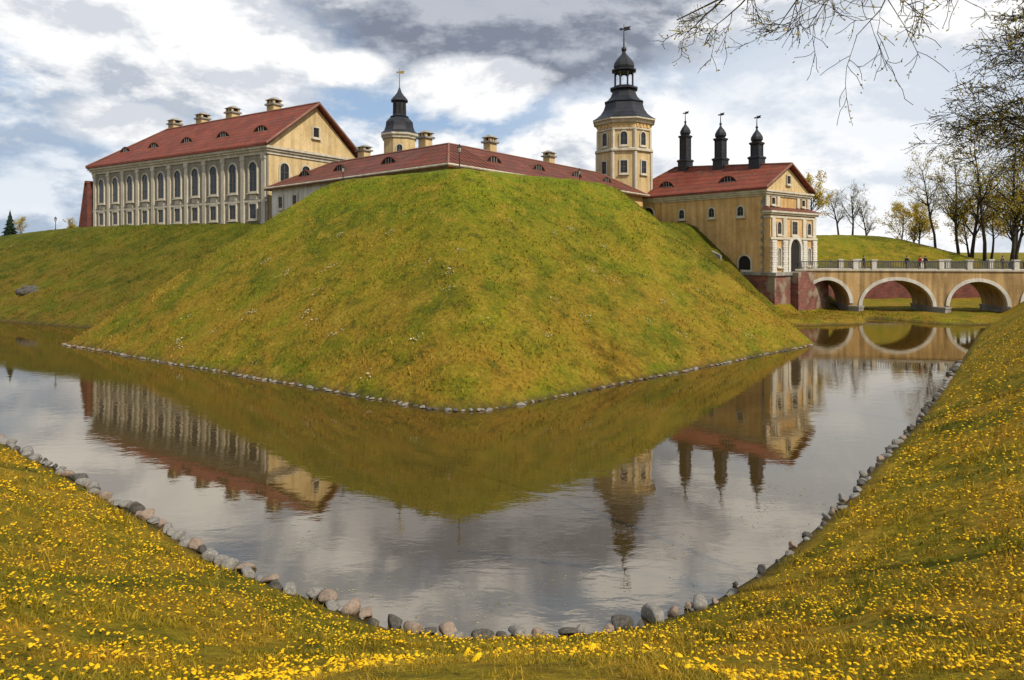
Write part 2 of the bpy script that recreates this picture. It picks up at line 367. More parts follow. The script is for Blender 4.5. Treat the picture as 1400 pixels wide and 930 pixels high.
def heads(x, y, z, rad, k, tilt=.6, rise=None):
    n = len(x); t = np.arange(k)*2*math.pi/k
    ax = rng.normal(0, tilt*.5, n); ay = rng.normal(0, tilt*.5, n)-.25
    ph = rng.uniform(0, 6.28, n)
    rr = rad[:,None]*(1+.16*np.where(np.arange(k)%2, 1, -1)[None,:])
    px = np.cos(t[None,:]+ph[:,None])*rr; py = np.sin(t[None,:]+ph[:,None])*rr
    V = np.empty((n, k+2, 3))
    V[:,:k,0] = x[:,None]+px; V[:,:k,1] = y[:,None]+py; V[:,:k,2] = z[:,None]+px*ax[:,None]+py*ay[:,None]
    V[:,k] = np.stack([x-ax*rad*.3, y-ay*rad*.3, z+rad*.55], -1); V[:,k+1] = np.stack([x+ax*rad*.2, y+ay*rad*.2, z-rad*.6], -1)
    o = np.arange(n)[:,None]*(k+2); i = np.arange(k)
    F = np.concatenate([np.stack([o+i, o+(i+1)%k, np.broadcast_to(o+k, (n,k))], -1).reshape(-1,3),
                        np.stack([o+(i+1)%k, o+i, np.broadcast_to(o+k+1, (n,k))], -1).reshape(-1,3)])
    return V.reshape(-1,3), F
def scatter(n, r0, r1, thr, pw=.8):
    x, y, r = polar(n, r0, r1, R(-48), R(48), pw); z, zn, d = H(x, y, True); c = fbm(x*.8, y*.8, 3, 77)
    mid_ = np.clip(.10+.90*(np.abs(x)/5.0)**1.3, 0, 1); mid_ = np.where(r > 11, 1, mid_)
    ok = (zn > .5) & (d > .7) & (c+rng.uniform(-.16,.16,n) > thr) & (rng.uniform(0,1,n) < mid_); return x[ok], y[ok], z[ok], r[ok]
xa, ya, zaa, ra = scatter(3200, 1.5, 8, -.06, .55)
kp = rng.uniform(0,1,len(xa)) < np.clip((ra-1.2)/3.0, .2, 1); xa, ya, zaa, ra = xa[kp], ya[kp], zaa[kp], ra[kp]
rad = rng.uniform(.011,.019,len(xa)); V1, F1 = heads(xa, ya, zaa+rng.uniform(.03,.08,len(xa)), rad, 20)
xc, yc, zc, rc = scatter(40000, 5, 70, -.10, .72)
V2, F2 = heads(xc, yc, zc+rng.uniform(.04,.10,len(xc))*np.clip(rc/10,1,2.4), rng.uniform(.016,.028,len(xc))*np.clip(rc/15,1,2.1), 6)
tri_obj('dandelions', np.concatenate([V1,V2]), np.concatenate([F1,F2+len(V1)]), M['dandelion'], 'yellow dandelion flowers dotted all over the near outer bank', 'flowers')
cx = rng.uniform(-26, 22, 80); cy = rng.uniform(33, 56, 80); xs_ = []; ys_ = []
for a, c_ in zip(cx, cy):
    k = rng.integers(3, 12); xs_ += list(a+rng.normal(0,.28,k)); ys_ += list(c_+rng.normal(0,.2,k))
xs_, ys_ = np.array(xs_), np.array(ys_); zs_ = H(xs_, ys_); ok = (zs_ > .5) & (zs_ < 11)
V, F = heads(xs_[ok], ys_[ok], zs_[ok]+.16, rng.uniform(.03,.065,ok.sum()), 5)
tri_obj('white_flowers', V, F, M['petal_white'], 'small white flowers in scattered patches on the bastion slope', 'flowers')
# floating specks along the near shore
xf, yf = rng.uniform(-6, 13, 5000), rng.uniform(13, 26, 5000); _, _, df_ = H(xf, yf, True); cf = fbm(xf*.9, yf*.9, 3, 55)
ok = (df_ < -.25) & (df_ > -2.6) & (cf+rng.uniform(-.1,.1,5000) > .06); xf, yf = xf[ok], yf[ok]
V, F = heads(xf, yf, xf*0+.012, rng.uniform(.010,.035,len(xf)), 5, .02)
V[:,2] = .004+(np.arange(len(V)) % 7 == 5)*.004
M['scum'] = leaf_mat('floating_specks', (.14,.13,.07), (.32,.30,.22), .05)
tri_obj('floating_specks', V, F, M['scum'], 'pale floating plant specks on the water near the bottom shore', 'floating specks')

# ------------------------------------------------------------------ shore stones
stone_cols = [('grey', (.14,.13,.115), (.26,.245,.22)), ('pinkish', (.20,.145,.11), (.30,.23,.175)), ('dark', (.05,.045,.037), (.11,.10,.085))]
stone_mats = [simple(a+'_fieldstone', b_, c_, 3.5, .9, .5, 14) for a, b_, c_ in stone_cols]
def stone_mesh(seed, mat, sub=3):
    bm = bmesh.new(); bmesh.ops.create_icosphere(bm, subdivisions=sub, radius=1); rd = random.Random(seed)
    cuts = [(Vector((rd.gauss(0,1), rd.gauss(0,1), rd.gauss(0,1))).normalized(), rd.uniform(.5,.88)) for _ in range(11)]
    sc = (rd.uniform(.9,1.45), rd.uniform(.75,1), rd.uniform(.55,.8))
    for v in bm.verts:
        p = v.co.copy()
        for nn, c_ in cuts:
            q = p.dot(nn)
            if q > c_: p -= nn*(q-c_)*.9
        v.co = Vector((p.x*sc[0], p.y*sc[1], p.z*sc[2]))
    me = bpy.data.meshes.new('boulder'); bm.to_mesh(me); bm.free(); me.materials.append(mat)
    me.polygons.foreach_set('use_smooth', [True]*len(me.polygons)); return me
SM = [[stone_mesh(10*i+j, stone_mats[i]) for j in range(5)] for i in range(3)]
def resample(line, step):
    out = []; carry = 0
    for (x0,y0),(x1,y1) in zip(line[:-1], line[1:]):
        L = math.hypot(x1-x0, y1-y0); t = carry
        while t < L:
            out.append((x0+(x1-x0)*t/L, y0+(y1-y0)*t/L)); t += step(x0+(x1-x0)*t/L, y0+(y1-y0)*t/L)
        carry = t-L
    return out
ORD = 'first second third fourth fifth sixth seventh eighth ninth tenth eleventh twelfth thirteenth fourteenth fifteenth sixteenth seventeenth eighteenth nineteenth twentieth'.split()
near = SHORE[1:21]; near = [(-34,36.2)]+near[1:]
cnt = 0
for k, (x, y) in enumerate(resample(near, lambda a, c_: random.uniform(.30,.50) if a < 5 else (random.uniform(.45,.9) if a < 9 else random.uniform(.35,.75)))):
    if x > 33: break
    ci = random.choices([0,1,2], [5,3,3] if x < 5 else [4,1,5])[0]; s = random.choice([random.uniform(.13,.19), random.uniform(.18,.25), random.uniform(.21,.30)])
    if 4.5 < x < 9: s *= .6
    elif x >= 9: s *= .78
    o = inst('boulder', random.choice(SM[ci]), None, (x+random.uniform(-.14,.14), y+random.uniform(-.14,.14), .05+s*(.2 if x < 5 else .05)), random.uniform(0,6.28))
    o.scale = (s, s*random.uniform(.85,1.1), s*random.uniform(.85,1.15)); o.rotation_euler.x = random.uniform(-.4,.4); o.rotation_euler.y = random.uniform(-.3,.3)
    c_ = stone_cols[ci][0]
    if -2.7 < x < 5 and cnt < 20:
        lab = f'{c_} boulder in the bottom stone row at the moat corner, {ORD[cnt]} from its left end'; cnt += 1; g = 'boulders at the bottom corner of the moat'
    elif x < 0: lab = f'{c_} boulder in the stone row edging the left near bank'; g = f'{c_} boulders edging the left near bank'
    else: lab = f'{c_} boulder in the stone row edging the right near bank'; g = f'{c_} boulders edging the right near bank'
    tag(o, lab, 'boulder', g)
# kerb of small stones at the bastion foot: follow the zero level of the bastion
def foot(px, py, nx_, ny_):
    t = np.linspace(-6, 8, 281); z = H(px+nx_*t, py+ny_*t); i = np.argmax(z > .02); return px+nx_*t[i], py+ny_*t[i]
foot_pts = []
NL, NR = 90, 75
for t in np.linspace(0, 1, NL): foot_pts.append(foot(-39+36.8*t, 57.6-25.4*t, .56*.9, .83*.9))
for t in np.linspace(0, 1, NR)[1:]: foot_pts.append(foot(-2.2+28*t, 32.2+24.4*t, -.656*.9, .755*.9))
for k, (x, y) in enumerate(foot_pts):
    ci = random.choices([0,1,2], [5,2,3])[0]; s = random.uniform(.10,.20)
    o = inst('kerb_stone', random.choice(SM[ci]), None, (x+random.uniform(-.15,.15), y+random.uniform(-.1,.1), .04), random.uniform(0,6.28)); o.scale = (s*1.4, s, s*.8)
    side = 'left' if k < NL else 'right'
    tag(o, f'small {stone_cols[ci][0]} stone in the kerb along the {side} foot of the bastion', 'stone', f'small {stone_cols[ci][0]} kerb stones along the {side} foot of the bastion')
rk = thing('rock_outcrop', 'dark rock outcrop in the grass of the left rampart slope', 'rock', (-60.5,82.5,Hs(-60.5,82.5)))
for (a, c_, e, s) in ((0,0,-.1,1.0),(1.2,-.3,-.3,.8),(-1.1,.1,-.2,.8),(.4,.7,.2,.9),(-.6,.9,.3,.7)):
    o = inst('rock', SM[2][random.randrange(4)], rk, (a,c_,e), random.uniform(0,6)); o.scale = (s*1.1,s*.9,s*1.0)

# ------------------------------------------------------------------ building bits
MZ = Matrix(((1,0,0,0),(0,0,1,0),(0,1,0,0),(0,0,0,1)))    # (a,b,c)->(a,c,b): polygons drawn in x,z extruded in y
def outline(w, h, arch, n=10):
    if not arch: return [(-w/2,0),(w/2,0),(w/2,h),(-w/2,h)]
    r = w/2; return [(-r,0),(r,0)]+[(r*math.cos(math.pi*i/n), h-r+r*math.sin(math.pi*i/n)) for i in range(n+1)]
WCACHE = {}
def window(parent, x, y, z, w, h, arch=False, rz=0, fw=.22, nb=(1,3), mat='trim', name='window', glass='glass'):
    key = (w,h,arch,fw,nb,mat,glass)
    if key not in WCACHE:
        inn = outline(w,h,arch); n = len(inn)
        out_ = outline(w+2*fw, h+2*fw, arch); out_ = [(a,b_-fw) for a,b_ in out_]
        fr_ = MB(); vs = [(a,-.16,b_) for a,b_ in out_]+[(a,-.16,b_) for a,b_ in inn]+[(a,.05,b_) for a,b_ in out_]+[(a,.05,b_) for a,b_ in inn]
        fs = []
        for i in range(n):
            j = (i+1)%n; fs += [(i,j,n+j,n+i),(2*n+i,i,j,2*n+j)[::-1],(n+i,n+j,3*n+j,3*n+i)]
        fr_.add(vs, fs)
        pn = MB(); pn.add([(a,-.035,b_) for a,b_ in inn], [tuple(range(n))])
        br = MB()
        for i in range(nb[0]):
            a = -w/2+w*(i+1)/(nb[0]+1); br.box(a-.03,a+.03,-.075,-.04,.02,h-.05 if not arch else h-w*.12)
        for i in range(nb[1]):
            c_ = h*(i+1)/(nb[1]+1); br.box(-w/2+.02,w/2-.02,-.072,-.042,c_-.025,c_+.025)
        sl = MB(); sl.box(-w/2-fw-.1,w/2+fw+.1,-.3,.04,-fw-.14,-fw-.005)
        WCACHE[key] = (fr_.mesh('window', M[mat]), pn.mesh('pane', M[glass], recalc=False), br.mesh('glazing_bars', M['bar']) if nb != (0,0) else None, sl.mesh('sill', M[mat]))
    a, b_, c_, d = WCACHE[key]
    o = inst(name, a, parent, (x,y,z-parent.location.z), rz)
    inst('pane', b_, o)
    if c_: inst('glazing_bars', c_, o)
    inst('sill', d, o); return o
def dormer(parent, x, y, z, rz, w=2.6, h=1.0, d=2.2, roof='roof'):
    key = ('d',w,h,d,roof)
    if key not in WCACHE:
        n = 12; mb = MB(); vs = []
        for yy in (0, d):
            for (rw, rh) in ((w/2, h), (w/2-.14, h-.14)):
                for i in range(n+1):
                    t = math.pi*i/n; vs.append((rw*math.cos(t)*(1+.25*abs(math.cos(t))**3), yy, rh*math.sin(t)-.02))
        m_ = n+1; fs = []
        for i in range(n): fs += [(i,i+1,2*m_+i+1,2*m_+i),(m_+i+1,m_+i,3*m_+i,3*m_+i+1),(i,m_+i,m_+i+1,i+1)]
        mb.add(vs, fs)
        wn = MB(); wn.add([( (w/2-.16)*math.cos(math.pi*i/n), .12, (h-.16)*math.sin(math.pi*i/n)) for i in range(n+1)], [tuple(range(n+1))])
        br = MB()
        for i in (-1,0,1): br.box(i*w*.2-.05,i*w*.2+.05,.02,.10,0,h*.78)
        br.box(-w/2,w/2,-.02,.1,-.1,.06)
        WCACHE[key] = (mb.mesh('dormer', M[roof], True), wn.mesh('dormer_window', M['dark'], recalc=False), br.mesh('dormer_frame', M['stone']))
    a, b_, c_ = WCACHE[key]
    o = inst('dormer', a, parent, (x-0,y,z-parent.location.z), rz); inst('dormer_window', b_, o); inst('dormer_frame', c_, o); return o
def chimney(parent, x, y, z0, z1, w=1.7, d=1.3, rz=0):
    key = ('c', round(z1-z0,2), w, d)
    if key not in WCACHE:
        hh = z1-z0; mb = MB(); mb.box(-w/2,w/2,-d/2,d/2,-1.5,hh*.62)
        for sx, sy in ((-1,-1),(1,-1),(-1,1),(1,1)):
            mb.box(sx*(w/2-.14)-.14, sx*(w/2-.14)+.14, sy*(d/2-.14)-.14, sy*(d/2-.14)+.14, hh*.70, hh*.86)
        mb.box(-.14,.14,-d/2,d/2,hh*.70,hh*.86)
        cp = MB(); e = .22; cp.box(-w/2-e,w/2+e,-d/2-e,d/2+e,hh*.62,hh*.70)
        cp.add([(-w/2-e,-d/2-e,hh*.86),(w/2+e,-d/2-e,hh*.86),(w/2+e,d/2+e,hh*.86),(-w/2-e,d/2+e,hh*.86),(-w*.25,-d*.15,hh),(w*.25,-d*.15,hh),(w*.25,d*.15,hh),(-w*.25,d*.15,hh)],
            [(0,3,2,1),(4,5,6,7),(0,1,5,4),(1,2,6,5),(2,3,7,6),(3,0,4,7)])
        dk = MB(); dk.box(-w/2+.3,w/2-.3,-d/2+.3,d/2-.3,hh*.70,hh*.86)
        WCACHE[key] = (mb.mesh('chimney', M['cream']), cp.mesh('chimney_cap', M['stone']), dk.mesh('flue', M['dark']))
    a, b_, c_ = WCACHE[key]
    o = inst('chimney', a, parent, (x,y,z0-parent.location.z), rz); inst('chimney_cap', b_, o); inst('flue', c_, o); return o
def vane(mb, x, y, z0, z1, s):
    mb.tube([(x,y,z0),(x,y,z1)], [.09*s,.03*s], 6)
    zz = z0+(z1-z0)*.72; k = s*.55
    mb.prism([(x+.04,zz),(x+1.3*k,zz+.15*k),(x+1.0*k,zz+.45*k),(x+1.35*k,zz+.8*k),(x+.04,zz+.7*k)], -.02+y, .02+y, MZ)
    mb.prism([(x-.04,zz+.25*k),(x-.6*k,zz+.1*k),(x-.85*k,zz+.35*k),(x-.6*k,zz+.6*k),(x-.04,zz+.45*k)], -.02+y, .02+y, MZ)

# ------------------------------------------------------------------ palace (left)
pal = thing('palace_building', 'long cream palace wing with tall red hipped roof at the left above the rampart', 'building', (-70,110,11.0), R(-32.24))
L, W = 45, 16
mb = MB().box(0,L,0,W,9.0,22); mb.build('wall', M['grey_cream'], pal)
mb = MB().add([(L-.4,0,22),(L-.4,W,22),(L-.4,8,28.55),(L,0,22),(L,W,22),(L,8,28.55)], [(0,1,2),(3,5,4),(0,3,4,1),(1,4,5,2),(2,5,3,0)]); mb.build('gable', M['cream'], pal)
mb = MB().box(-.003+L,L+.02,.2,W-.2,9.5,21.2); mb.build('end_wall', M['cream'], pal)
rf = MB().shell([(-.8,-.8,22.2),(L+.8,-.8,22.2),(L+.8,W+.8,22.2),(-.8,W+.8,22.2),(8,8,28.95),(L+.8,8,28.95)], [(0,1,5,4),(2,3,4,5),(3,0,4)], .28); rf.build('roof', M['roof'], pal)
rt = MB(); rt.tube([(8,8,28.97),(L+.8,8,28.97)], [.16,.16], 6); rt.tube([(-.8,-.8,22.25),(8,8,28.97)], [.15,.15], 6); rt.tube([(L+.75,-.8,22.1),(L+.75,8,28.85)], [.2,.2], 5); rt.tube([(L+.75,W+.8,22.1),(L+.75,8,28.85)], [.2,.2], 5)
rt.build('ridge_tiles', M['ridge'], pal)
cn = MB()
for k, (e, z0, z1) in enumerate(((.18,20.9,21.3),(.4,21.3,21.6),(.62,21.6,21.93))):
    cn.box(-e,L+e,-e,0,z0,z1); cn.box(L,L+e,0,W+e,z0,z1); cn.box(-e,0,0,W,z0,z1)
cn.build('cornice', M['trim'], pal)
bw = 4.36
for i in range(10):
    x = .7+(i+.5)*bw
    window(pal, x, 0, 16.1, 1.6, 3.9, True, nb=(1,2)); window(pal, x, 0, 12.5, 1.4, 1.9, nb=(1,1))
    ap = MB().box(x-.75,x+.75,-.08,.02,15.0,15.65); ap.build('apron_panel', M['trim'], pal)
for i in range(11):
    x = .7+i*bw
    mb = MB().box(x-.36,x+.36,-.17,0,9.5,20.3).box(x-.46,x+.46,-.25,-.001,20.3,20.88).box(x-.44,x+.44,-.24,-.002,11.0,11.9); mb.build('pilaster', M['trim'], pal)
sc_ = MB().box(0,L,-.1,.0,14.65,14.95); sc_.build('string_course', M['trim'], pal)
for y in (2.6,6.2,9.8,13.4):
    window(pal, L+.025, y, 16.3, 1.4, 3.6, True, R(90), nb=(1,2))
window(pal, L+.01, 8, 24.2, 1.0, 1.3, False, R(90), nb=(0,0), glass='dark')
for x in (5.5,14,23,32,40.5): dormer(pal, x, 2.3, 24.55, 0, 2.6, .95, 2.2)
for t, hh in ((10,31.2),(20,31.1),(28,31.0),(36,30.9)): chimney(pal, L-t, 8.8, 27.9, hh, 1.6, 1.4)
bt = thing('brick_buttress', 'sloping red brick buttress against the left end of the palace', 'buttress', (-70.6,109.6,9.8), R(-32.24))
MB().add([(-3.6,0,8.5),(-.2,0,8.5),(-.2,0,19.5),(-.9,0,19.5),(-3.6,3,8.5),(-.2,3,8.5),(-.2,3,19.5),(-.9,3,19.5)], [(0,1,2,3),(7,6,5,4),(0,4,5,1),(1,5,6,2),(2,6,7,3),(3,7,4,0)]).build('wall', M['brick'], bt)
MB().add([(-3.9,-.15,8.5),(-.75,-.15,19.9),(-.15,-.15,19.9),(-.15,3.15,19.9),(-.75,3.15,19.9),(-3.9,3.15,8.5),(-3.62,-.15,8.5),(-.92,-.15,19.52),(-.15,-.15,19.52),(-.15,3.15,19.52),(-.92,3.15,19.52),(-3.62,3.15,8.5)],
   [(0,1,4,5),(1,2,3,4),(0,6,7,1),(1,7,8,2),(2,8,9,3),(5,4,10,11),(4,3,9,10),(6,11,10,7),(7,10,9,8),(0,5,11,6)]).build('coping', M['roof'], bt)

# ------------------------------------------------------------------ angled wing on the bastion
W0 = Vector((-6,62)); dl = Vector((.736,-.677)); nl = Vector((.677,.736)); dr = Vector((.6,.8)); nr = Vector((-.8,.6))
L0 = W0-dl*34; R0 = W0+dr*41.5; aw = Vector((-.754,8.16))
wing = thing('castle_wing', 'low angled castle wing with worn red roof along the top of the bastion', 'building', (-6,62,12.0))
og = (-6,62,12.0)
Lin = L0+nl*11; Win = W0+aw*2; Rin = R0+nr*11
MB().prism([tuple(L0),tuple(W0),tuple(Win),tuple(Lin)], 10.0, 16.25).build('wall', M['white'], wing, org=og)
MB().prism([tuple(W0),tuple(R0),tuple(Rin),tuple(Win)], 10.0, 16.25).build('wall', M['ochre'], wing, org=og)
ov = .7; Wo = W0-aw*(ov/5.5); L0o = L0-nl*ov-dl*ov; R0o = R0-nr*ov+dr*ov; Lio = Lin+nl*ov-dl*ov; Rio = Rin+nr*ov+dr*ov; Wio = Win+aw*(ov/5.5)
Lr = L0+nl*5.5+dl*5; Wr = W0+aw; Rr = R0+nr*5.5-dr*3
ze, zr_ = 16.2, 19.55
vs = [(*L0o,ze),(*Wo,ze),(*R0o,ze),(*Rio,ze),(*Wio,ze),(*Lio,ze),(*Lr,zr_),(*Wr,zr_),(*Rr,zr_)]
MB().shell(vs, [(0,1,7,6),(1,2,8,7),(2,3,8),(3,4,7,8),(4,5,6,7),(5,0,6)], .25).build('roof', M['roof_dark'], wing, org=og)
rt = MB()
for p, q in ((vs[6],vs[7]),(vs[7],vs[8]),(vs[1],vs[7]),(vs[0],vs[6]),(vs[2],vs[8])): rt.tube([Vector(p)+Vector((0,0,.03)),Vector(q)+Vector((0,0,.03))], [.12,.12], 6)
rt.build('ridge_tiles', M['ridge'], wing, org=og)
sm_ = MB()
for i in range(9):   # raised seams on both sides of the hip
    t = i*.9+.9
    for dv, nv in ((-dl, nl), (dr, nr)):
        p = Wo+dv*t; ok_ = (Wr-Wo)
        f = min(1.0, t/(abs(ok_.dot(dv))+1e-6)) if ok_.dot(dv) > .2 else 1.0
        q = p+nv*6.2*f
        sm_.tube([(p.x,p.y,ze+.03),(q.x,q.y,ze+(zr_-ze)*f+.02)], [.05,.05], 4)
sm_.build('roof_seams', M['roof_dark'], wing, org=og)
gt = MB(); gt.tube([vs[0],vs[1],vs[2]], [.12,.12,.12], 6); gt.build('gutter', M['trim'], wing, org=og)
def wloc(base, d, n, t, s): q = base+d*t+n*s-W0; return q.x, q.y
aL = math.atan2(dl.y, dl.x); aR = math.atan2(dr.y, dr.x)
for t in (4.5,12.5,22): x, y = wloc(L0, dl, nl, t, 2.0); dormer(wing, x, y, 17.55, aL, 2.3, .9, 2.6, 'roof_dark')
for t in (9.5,18,26.5,34.5): x, y = wloc(W0, dr, nr, t, 2.0); dormer(wing, x, y, 17.55, aR, 2.3, .9, 2.6, 'roof_dark')
x, y = wloc(L0, dl, nl, 11.5, 6.2); chimney(wing, x, y, 19.2, 21.3, 1.3, 1.0, aL)
x, y = wloc(L0, dl, nl, 23, 6.4); chimney(wing, x, y, 19.2, 21.7, 1.25, 1.0, aL)
x, y = wloc(W0, dr, nr, 14.5, 6.6); chimney(wing, x, y, 19.2, 21.8, 1.25, 1.0, aR)
x, y = wloc(W0, dr, nr, 27, 6.6); chimney(wing, x, y, 19.2, 21.5, 1.3, 1.0, aR)
for t in (2.5,6.0): x, y = wloc(L0, dl, nl, t, 0); window(wing, x, y, 13.6, .9, 1.4, False, aL, nb=(1,1))

# ------------------------------------------------------------------ main tower
tw = thing('castle_tower', 'tall octagonal cream tower with dark bell roof and open lantern behind the wing', 'tower', (17,100,11), R(-9.7))
r0 = R(22.5)
MB().lathe([(4.3,9),(4.3,22.9),(4.15,23.0),(4.15,27.2)], 8, r0).build('body', M['cream'], tw)
MB().lathe([(4.3,22.75),(4.65,22.85),(4.65,23.15),(4.3,23.3)], 8, r0).build('string_course', M['trim'], tw)
MB().lathe([(4.2,25.95),(4.36,26.0),(4.36,26.2),(4.2,26.25)], 8, r0).build('frieze_band', M['trim'], tw)
MB().lathe([(4.2,26.95),(4.5,27.05),(4.6,27.35),(4.95,27.5),(4.95,27.72),(4.5,27.75)], 8, r0).build('cornice', M['trim'], tw)
pl = MB()
for k in range(8):
    t = r0+k*math.pi/4; pl.tube([(4.12*math.cos(t),4.12*math.sin(t),23.3),(4.12*math.cos(t),4.12*math.sin(t),25.95)], [.3,.3], 6)
    pl.tube([(4.27*math.cos(t),4.27*math.sin(t),14),(4.27*math.cos(t),4.27*math.sin(t),22.7)], [.3,.3], 6)
pl.build('corner_pilasters', M['trim'], tw)
fd = MB()
for k in range(8):
    an = -math.pi/2+k*math.pi/4; Mr = Matrix.Rotation(an+math.pi/2, 4, 'Z')
    for q in (-1.1,-.37,.37,1.1): fd.box(q-.2,q+.2,-3.95,-3.8,26.35,26.85,Mr)
fd.build('frieze_panels', M['ochre'], tw)
for k in (-1,0,1,2):
    an = k*math.pi/4; ap = 3.99
    window(tw, ap*math.sin(an)*.965, -ap*math.cos(an)*.965, 23.75, .95, 1.9, True, an, .2, (1,1))
    ap = 4.3*math.cos(R(22.5)); window(tw, ap*math.sin(an), -ap*math.cos(an), 19.6, .95, 1.8, False, an, .2, (1,1))
MB().lathe([(4.75,27.55),(5.0,27.75),(4.35,28.15),(3.75,28.65),(3.3,29.3),(3.05,30.0),(2.95,30.4),(3.1,30.5),(3.1,30.65),(2.6,30.9),(2.15,31.4),(1.9,32.0),(1.8,32.5)], 8, r0).build('roof', M['slate'], tw)
MB().lathe([(1.8,32.4),(2.2,32.6),(2.2,32.85),(1.6,32.95),(1.6,33.15)], 8, r0).build('lantern_base', M['slate'], tw)
ln = MB()
for k in range(8):
    t = r0+k*math.pi/4; x, y = 1.42*math.cos(t), 1.42*math.sin(t); ln.tube([(x,y,33.1),(x,y,35.3)], [.15,.15], 6)
    an = k*math.pi/4; Mr = Matrix.Rotation(an, 4, 'Z')
    ln.add([(-.58,-1.36,35.35),(.58,-1.36,35.35)]+[(.46*math.cos(math.pi*i/8),-1.36,34.78+.46*math.sin(math.pi*i/8)) for i in range(9)]+
           [(-.58,-1.22,35.35),(.58,-1.22,35.35)]+[(.46*math.cos(math.pi*i/8),-1.22,34.78+.46*math.sin(math.pi*i/8)) for i in range(9)],
           [(1,2,3,4,5,6),(0,1,6),(0,6,7,8,9,10),(12,17,16,15,14,13),(11,17,12),(11,21,20,19,18,17)], Mr)
ln.build('lantern', M['slate'], tw)
MB().lathe([(1.45,35.3),(1.95,35.42),(1.95,35.6),(1.55,35.75),(1.66,36.1),(1.55,36.6),(1.15,37.2),(.7,37.7),(.36,38.1),(.22,38.6)], 8, r0).build('cap', M['slate'], tw)
MB().lathe([(.05,38.4),(.3,38.5),(.42,38.8),(.3,39.1),(.08,39.2)], 10).build('finial_ball', M['slate'], tw, True)
mv = MB(); vane(mv, 0, 0, 39.1, 42.6, 1.5); mv.build('weather_vane', M['black'], tw)

# small left tower
st = thing('small_tower', 'small cream tower with dark bell roof and slim spire behind the left wing', 'tower', (-18.8,110,11), R(10))
MB().lathe([(2.75,9),(2.75,27.4)], 8, r0).build('body', M['cream'], st)
MB().lathe([(2.75,26.6),(3.0,26.8),(3.0,27.0),(3.25,27.3),(3.25,27.6),(2.8,27.65)], 8, r0).build('cornice', M['trim'], st)
window(st, 0, -2.55, 23.9, .9, 1.7, True, 0, .2, (1,1))
MB().lathe([(3.1,27.5),(3.25,27.65),(2.7,28.1),(2.45,28.8),(2.35,29.6),(1.9,30.1),(1.45,30.5)], 8, r0).build('roof', M['slate'], st)
MB().lathe([(1.5,30.4),(1.65,30.55),(1.2,30.8),(1.15,33.1)], 8, r0).build('lantern', M['slate'], st)
lo = MB()
for k in range(8):
    Mr = Matrix.Rotation(k*math.pi/4, 4, 'Z'); lo.add([(a,-1.12,b_+31.1) for a,b_ in outline(.45,1.7,True)], [tuple(range(len(outline(.45,1.7,True))))], Mr)
lo.build('louvres', M['dark'], st, recalc=False)
MB().lathe([(1.15,33.0),(1.5,33.15),(1.5,33.3),(1.2,33.7),(.75,34.2),(.45,34.6),(.2,35.2),(.12,35.5)], 8, r0).build('cap', M['slate'], st)
mv = MB(); vane(mv, 0, 0, 35.3, 38.8, 1.2); mv.build('weather_vane', M['gold'], st)

# ------------------------------------------------------------------ gatehouse
gh = thing('gatehouse', 'ochre gatehouse with red tiled roof and stone portal at the bridge head', 'building', (18.4,98.5,5.5), R(-50.96))
GL, GW, GX = 21.0, 11.0, -2.2
ZR0, ZR1 = 20.8, 19.5      # the ridge falls a little towards the bridge
def zridge(x): return ZR0+(ZR1-ZR0)*(x-3.2)/(GL+.6-3.2)
MB().box(GX,GL,0,GW,3.5,16.0).build('wall', M['ochre'], gh)
MB().add([(GL-.4,0,16),(GL-.4,GW,16),(GL-.4,GW/2,19.1),(GL,0,16),(GL,GW,16),(GL,GW/2,19.1)], [(0,1,2),(3,5,4),(0,3,4,1),(1,4,5,2),(2,5,3,0)]).build('gable', M['cream'], gh)
MB().shell([(GX-.7,-.7,16.1),(GL+.6,-.7,16.1),(GL+.6,GW+.7,16.1),(GX-.7,GW+.7,16.1),(3.2,GW/2,ZR0),(GL+.6,GW/2,ZR1)], [(0,1,5),(0,5,4),(2,3,4),(2,4,5),(3,0,4)], .25).build('roof', M['roof'], gh)
rt = MB(); rt.tube([(3.2,GW/2,ZR0+.02),(GL+.6,GW/2,ZR1+.02)], [.14,.14], 6); rt.tube([(GX-.7,-.7,16.15),(3.2,GW/2,ZR0+.02)], [.13,.13], 6); rt.tube([(GL+.55,-.7,16.05),(GL+.55,GW/2,ZR1-.05)], [.17,.17], 5); rt.tube([(GL+.55,GW+.7,16.05),(GL+.55,GW/2,ZR1-.05)], [.17,.17], 5)
rt.build('ridge_tiles', M['ridge'], gh)
cn = MB()
for e, z0, z1 in ((.15,15.1,15.35),(.35,15.35,15.6),(.52,15.6,15.84)):
    cn.box(GX-e,GL+e,-e,0,z0,z1); cn.box(GL,GL+e,0,GW+e,z0,z1)
cn.build('cornice', M['trim'], gh)
for x in (8.5,13.3,17.6): window(gh, x, 0, 12.7, .85, 1.2, True, 0, .18, (1,1))
window(gh, 2.6, 0, 12.3, 2.0, 2.2, True, 0, .2, (0,0), name='archway', glass='dark')
window(gh, 18.2, 0, 5.75, 1.7, 1.8, True, 0, .2, (0,0), name='archway', glass='dark')
dormer(gh, 4.5, 1.6, 17.5, 0, 2.2, .9, 2.4); dormer(gh, 14.6, 1.6, 17.4, 0, 2.2, .9, 2.4)
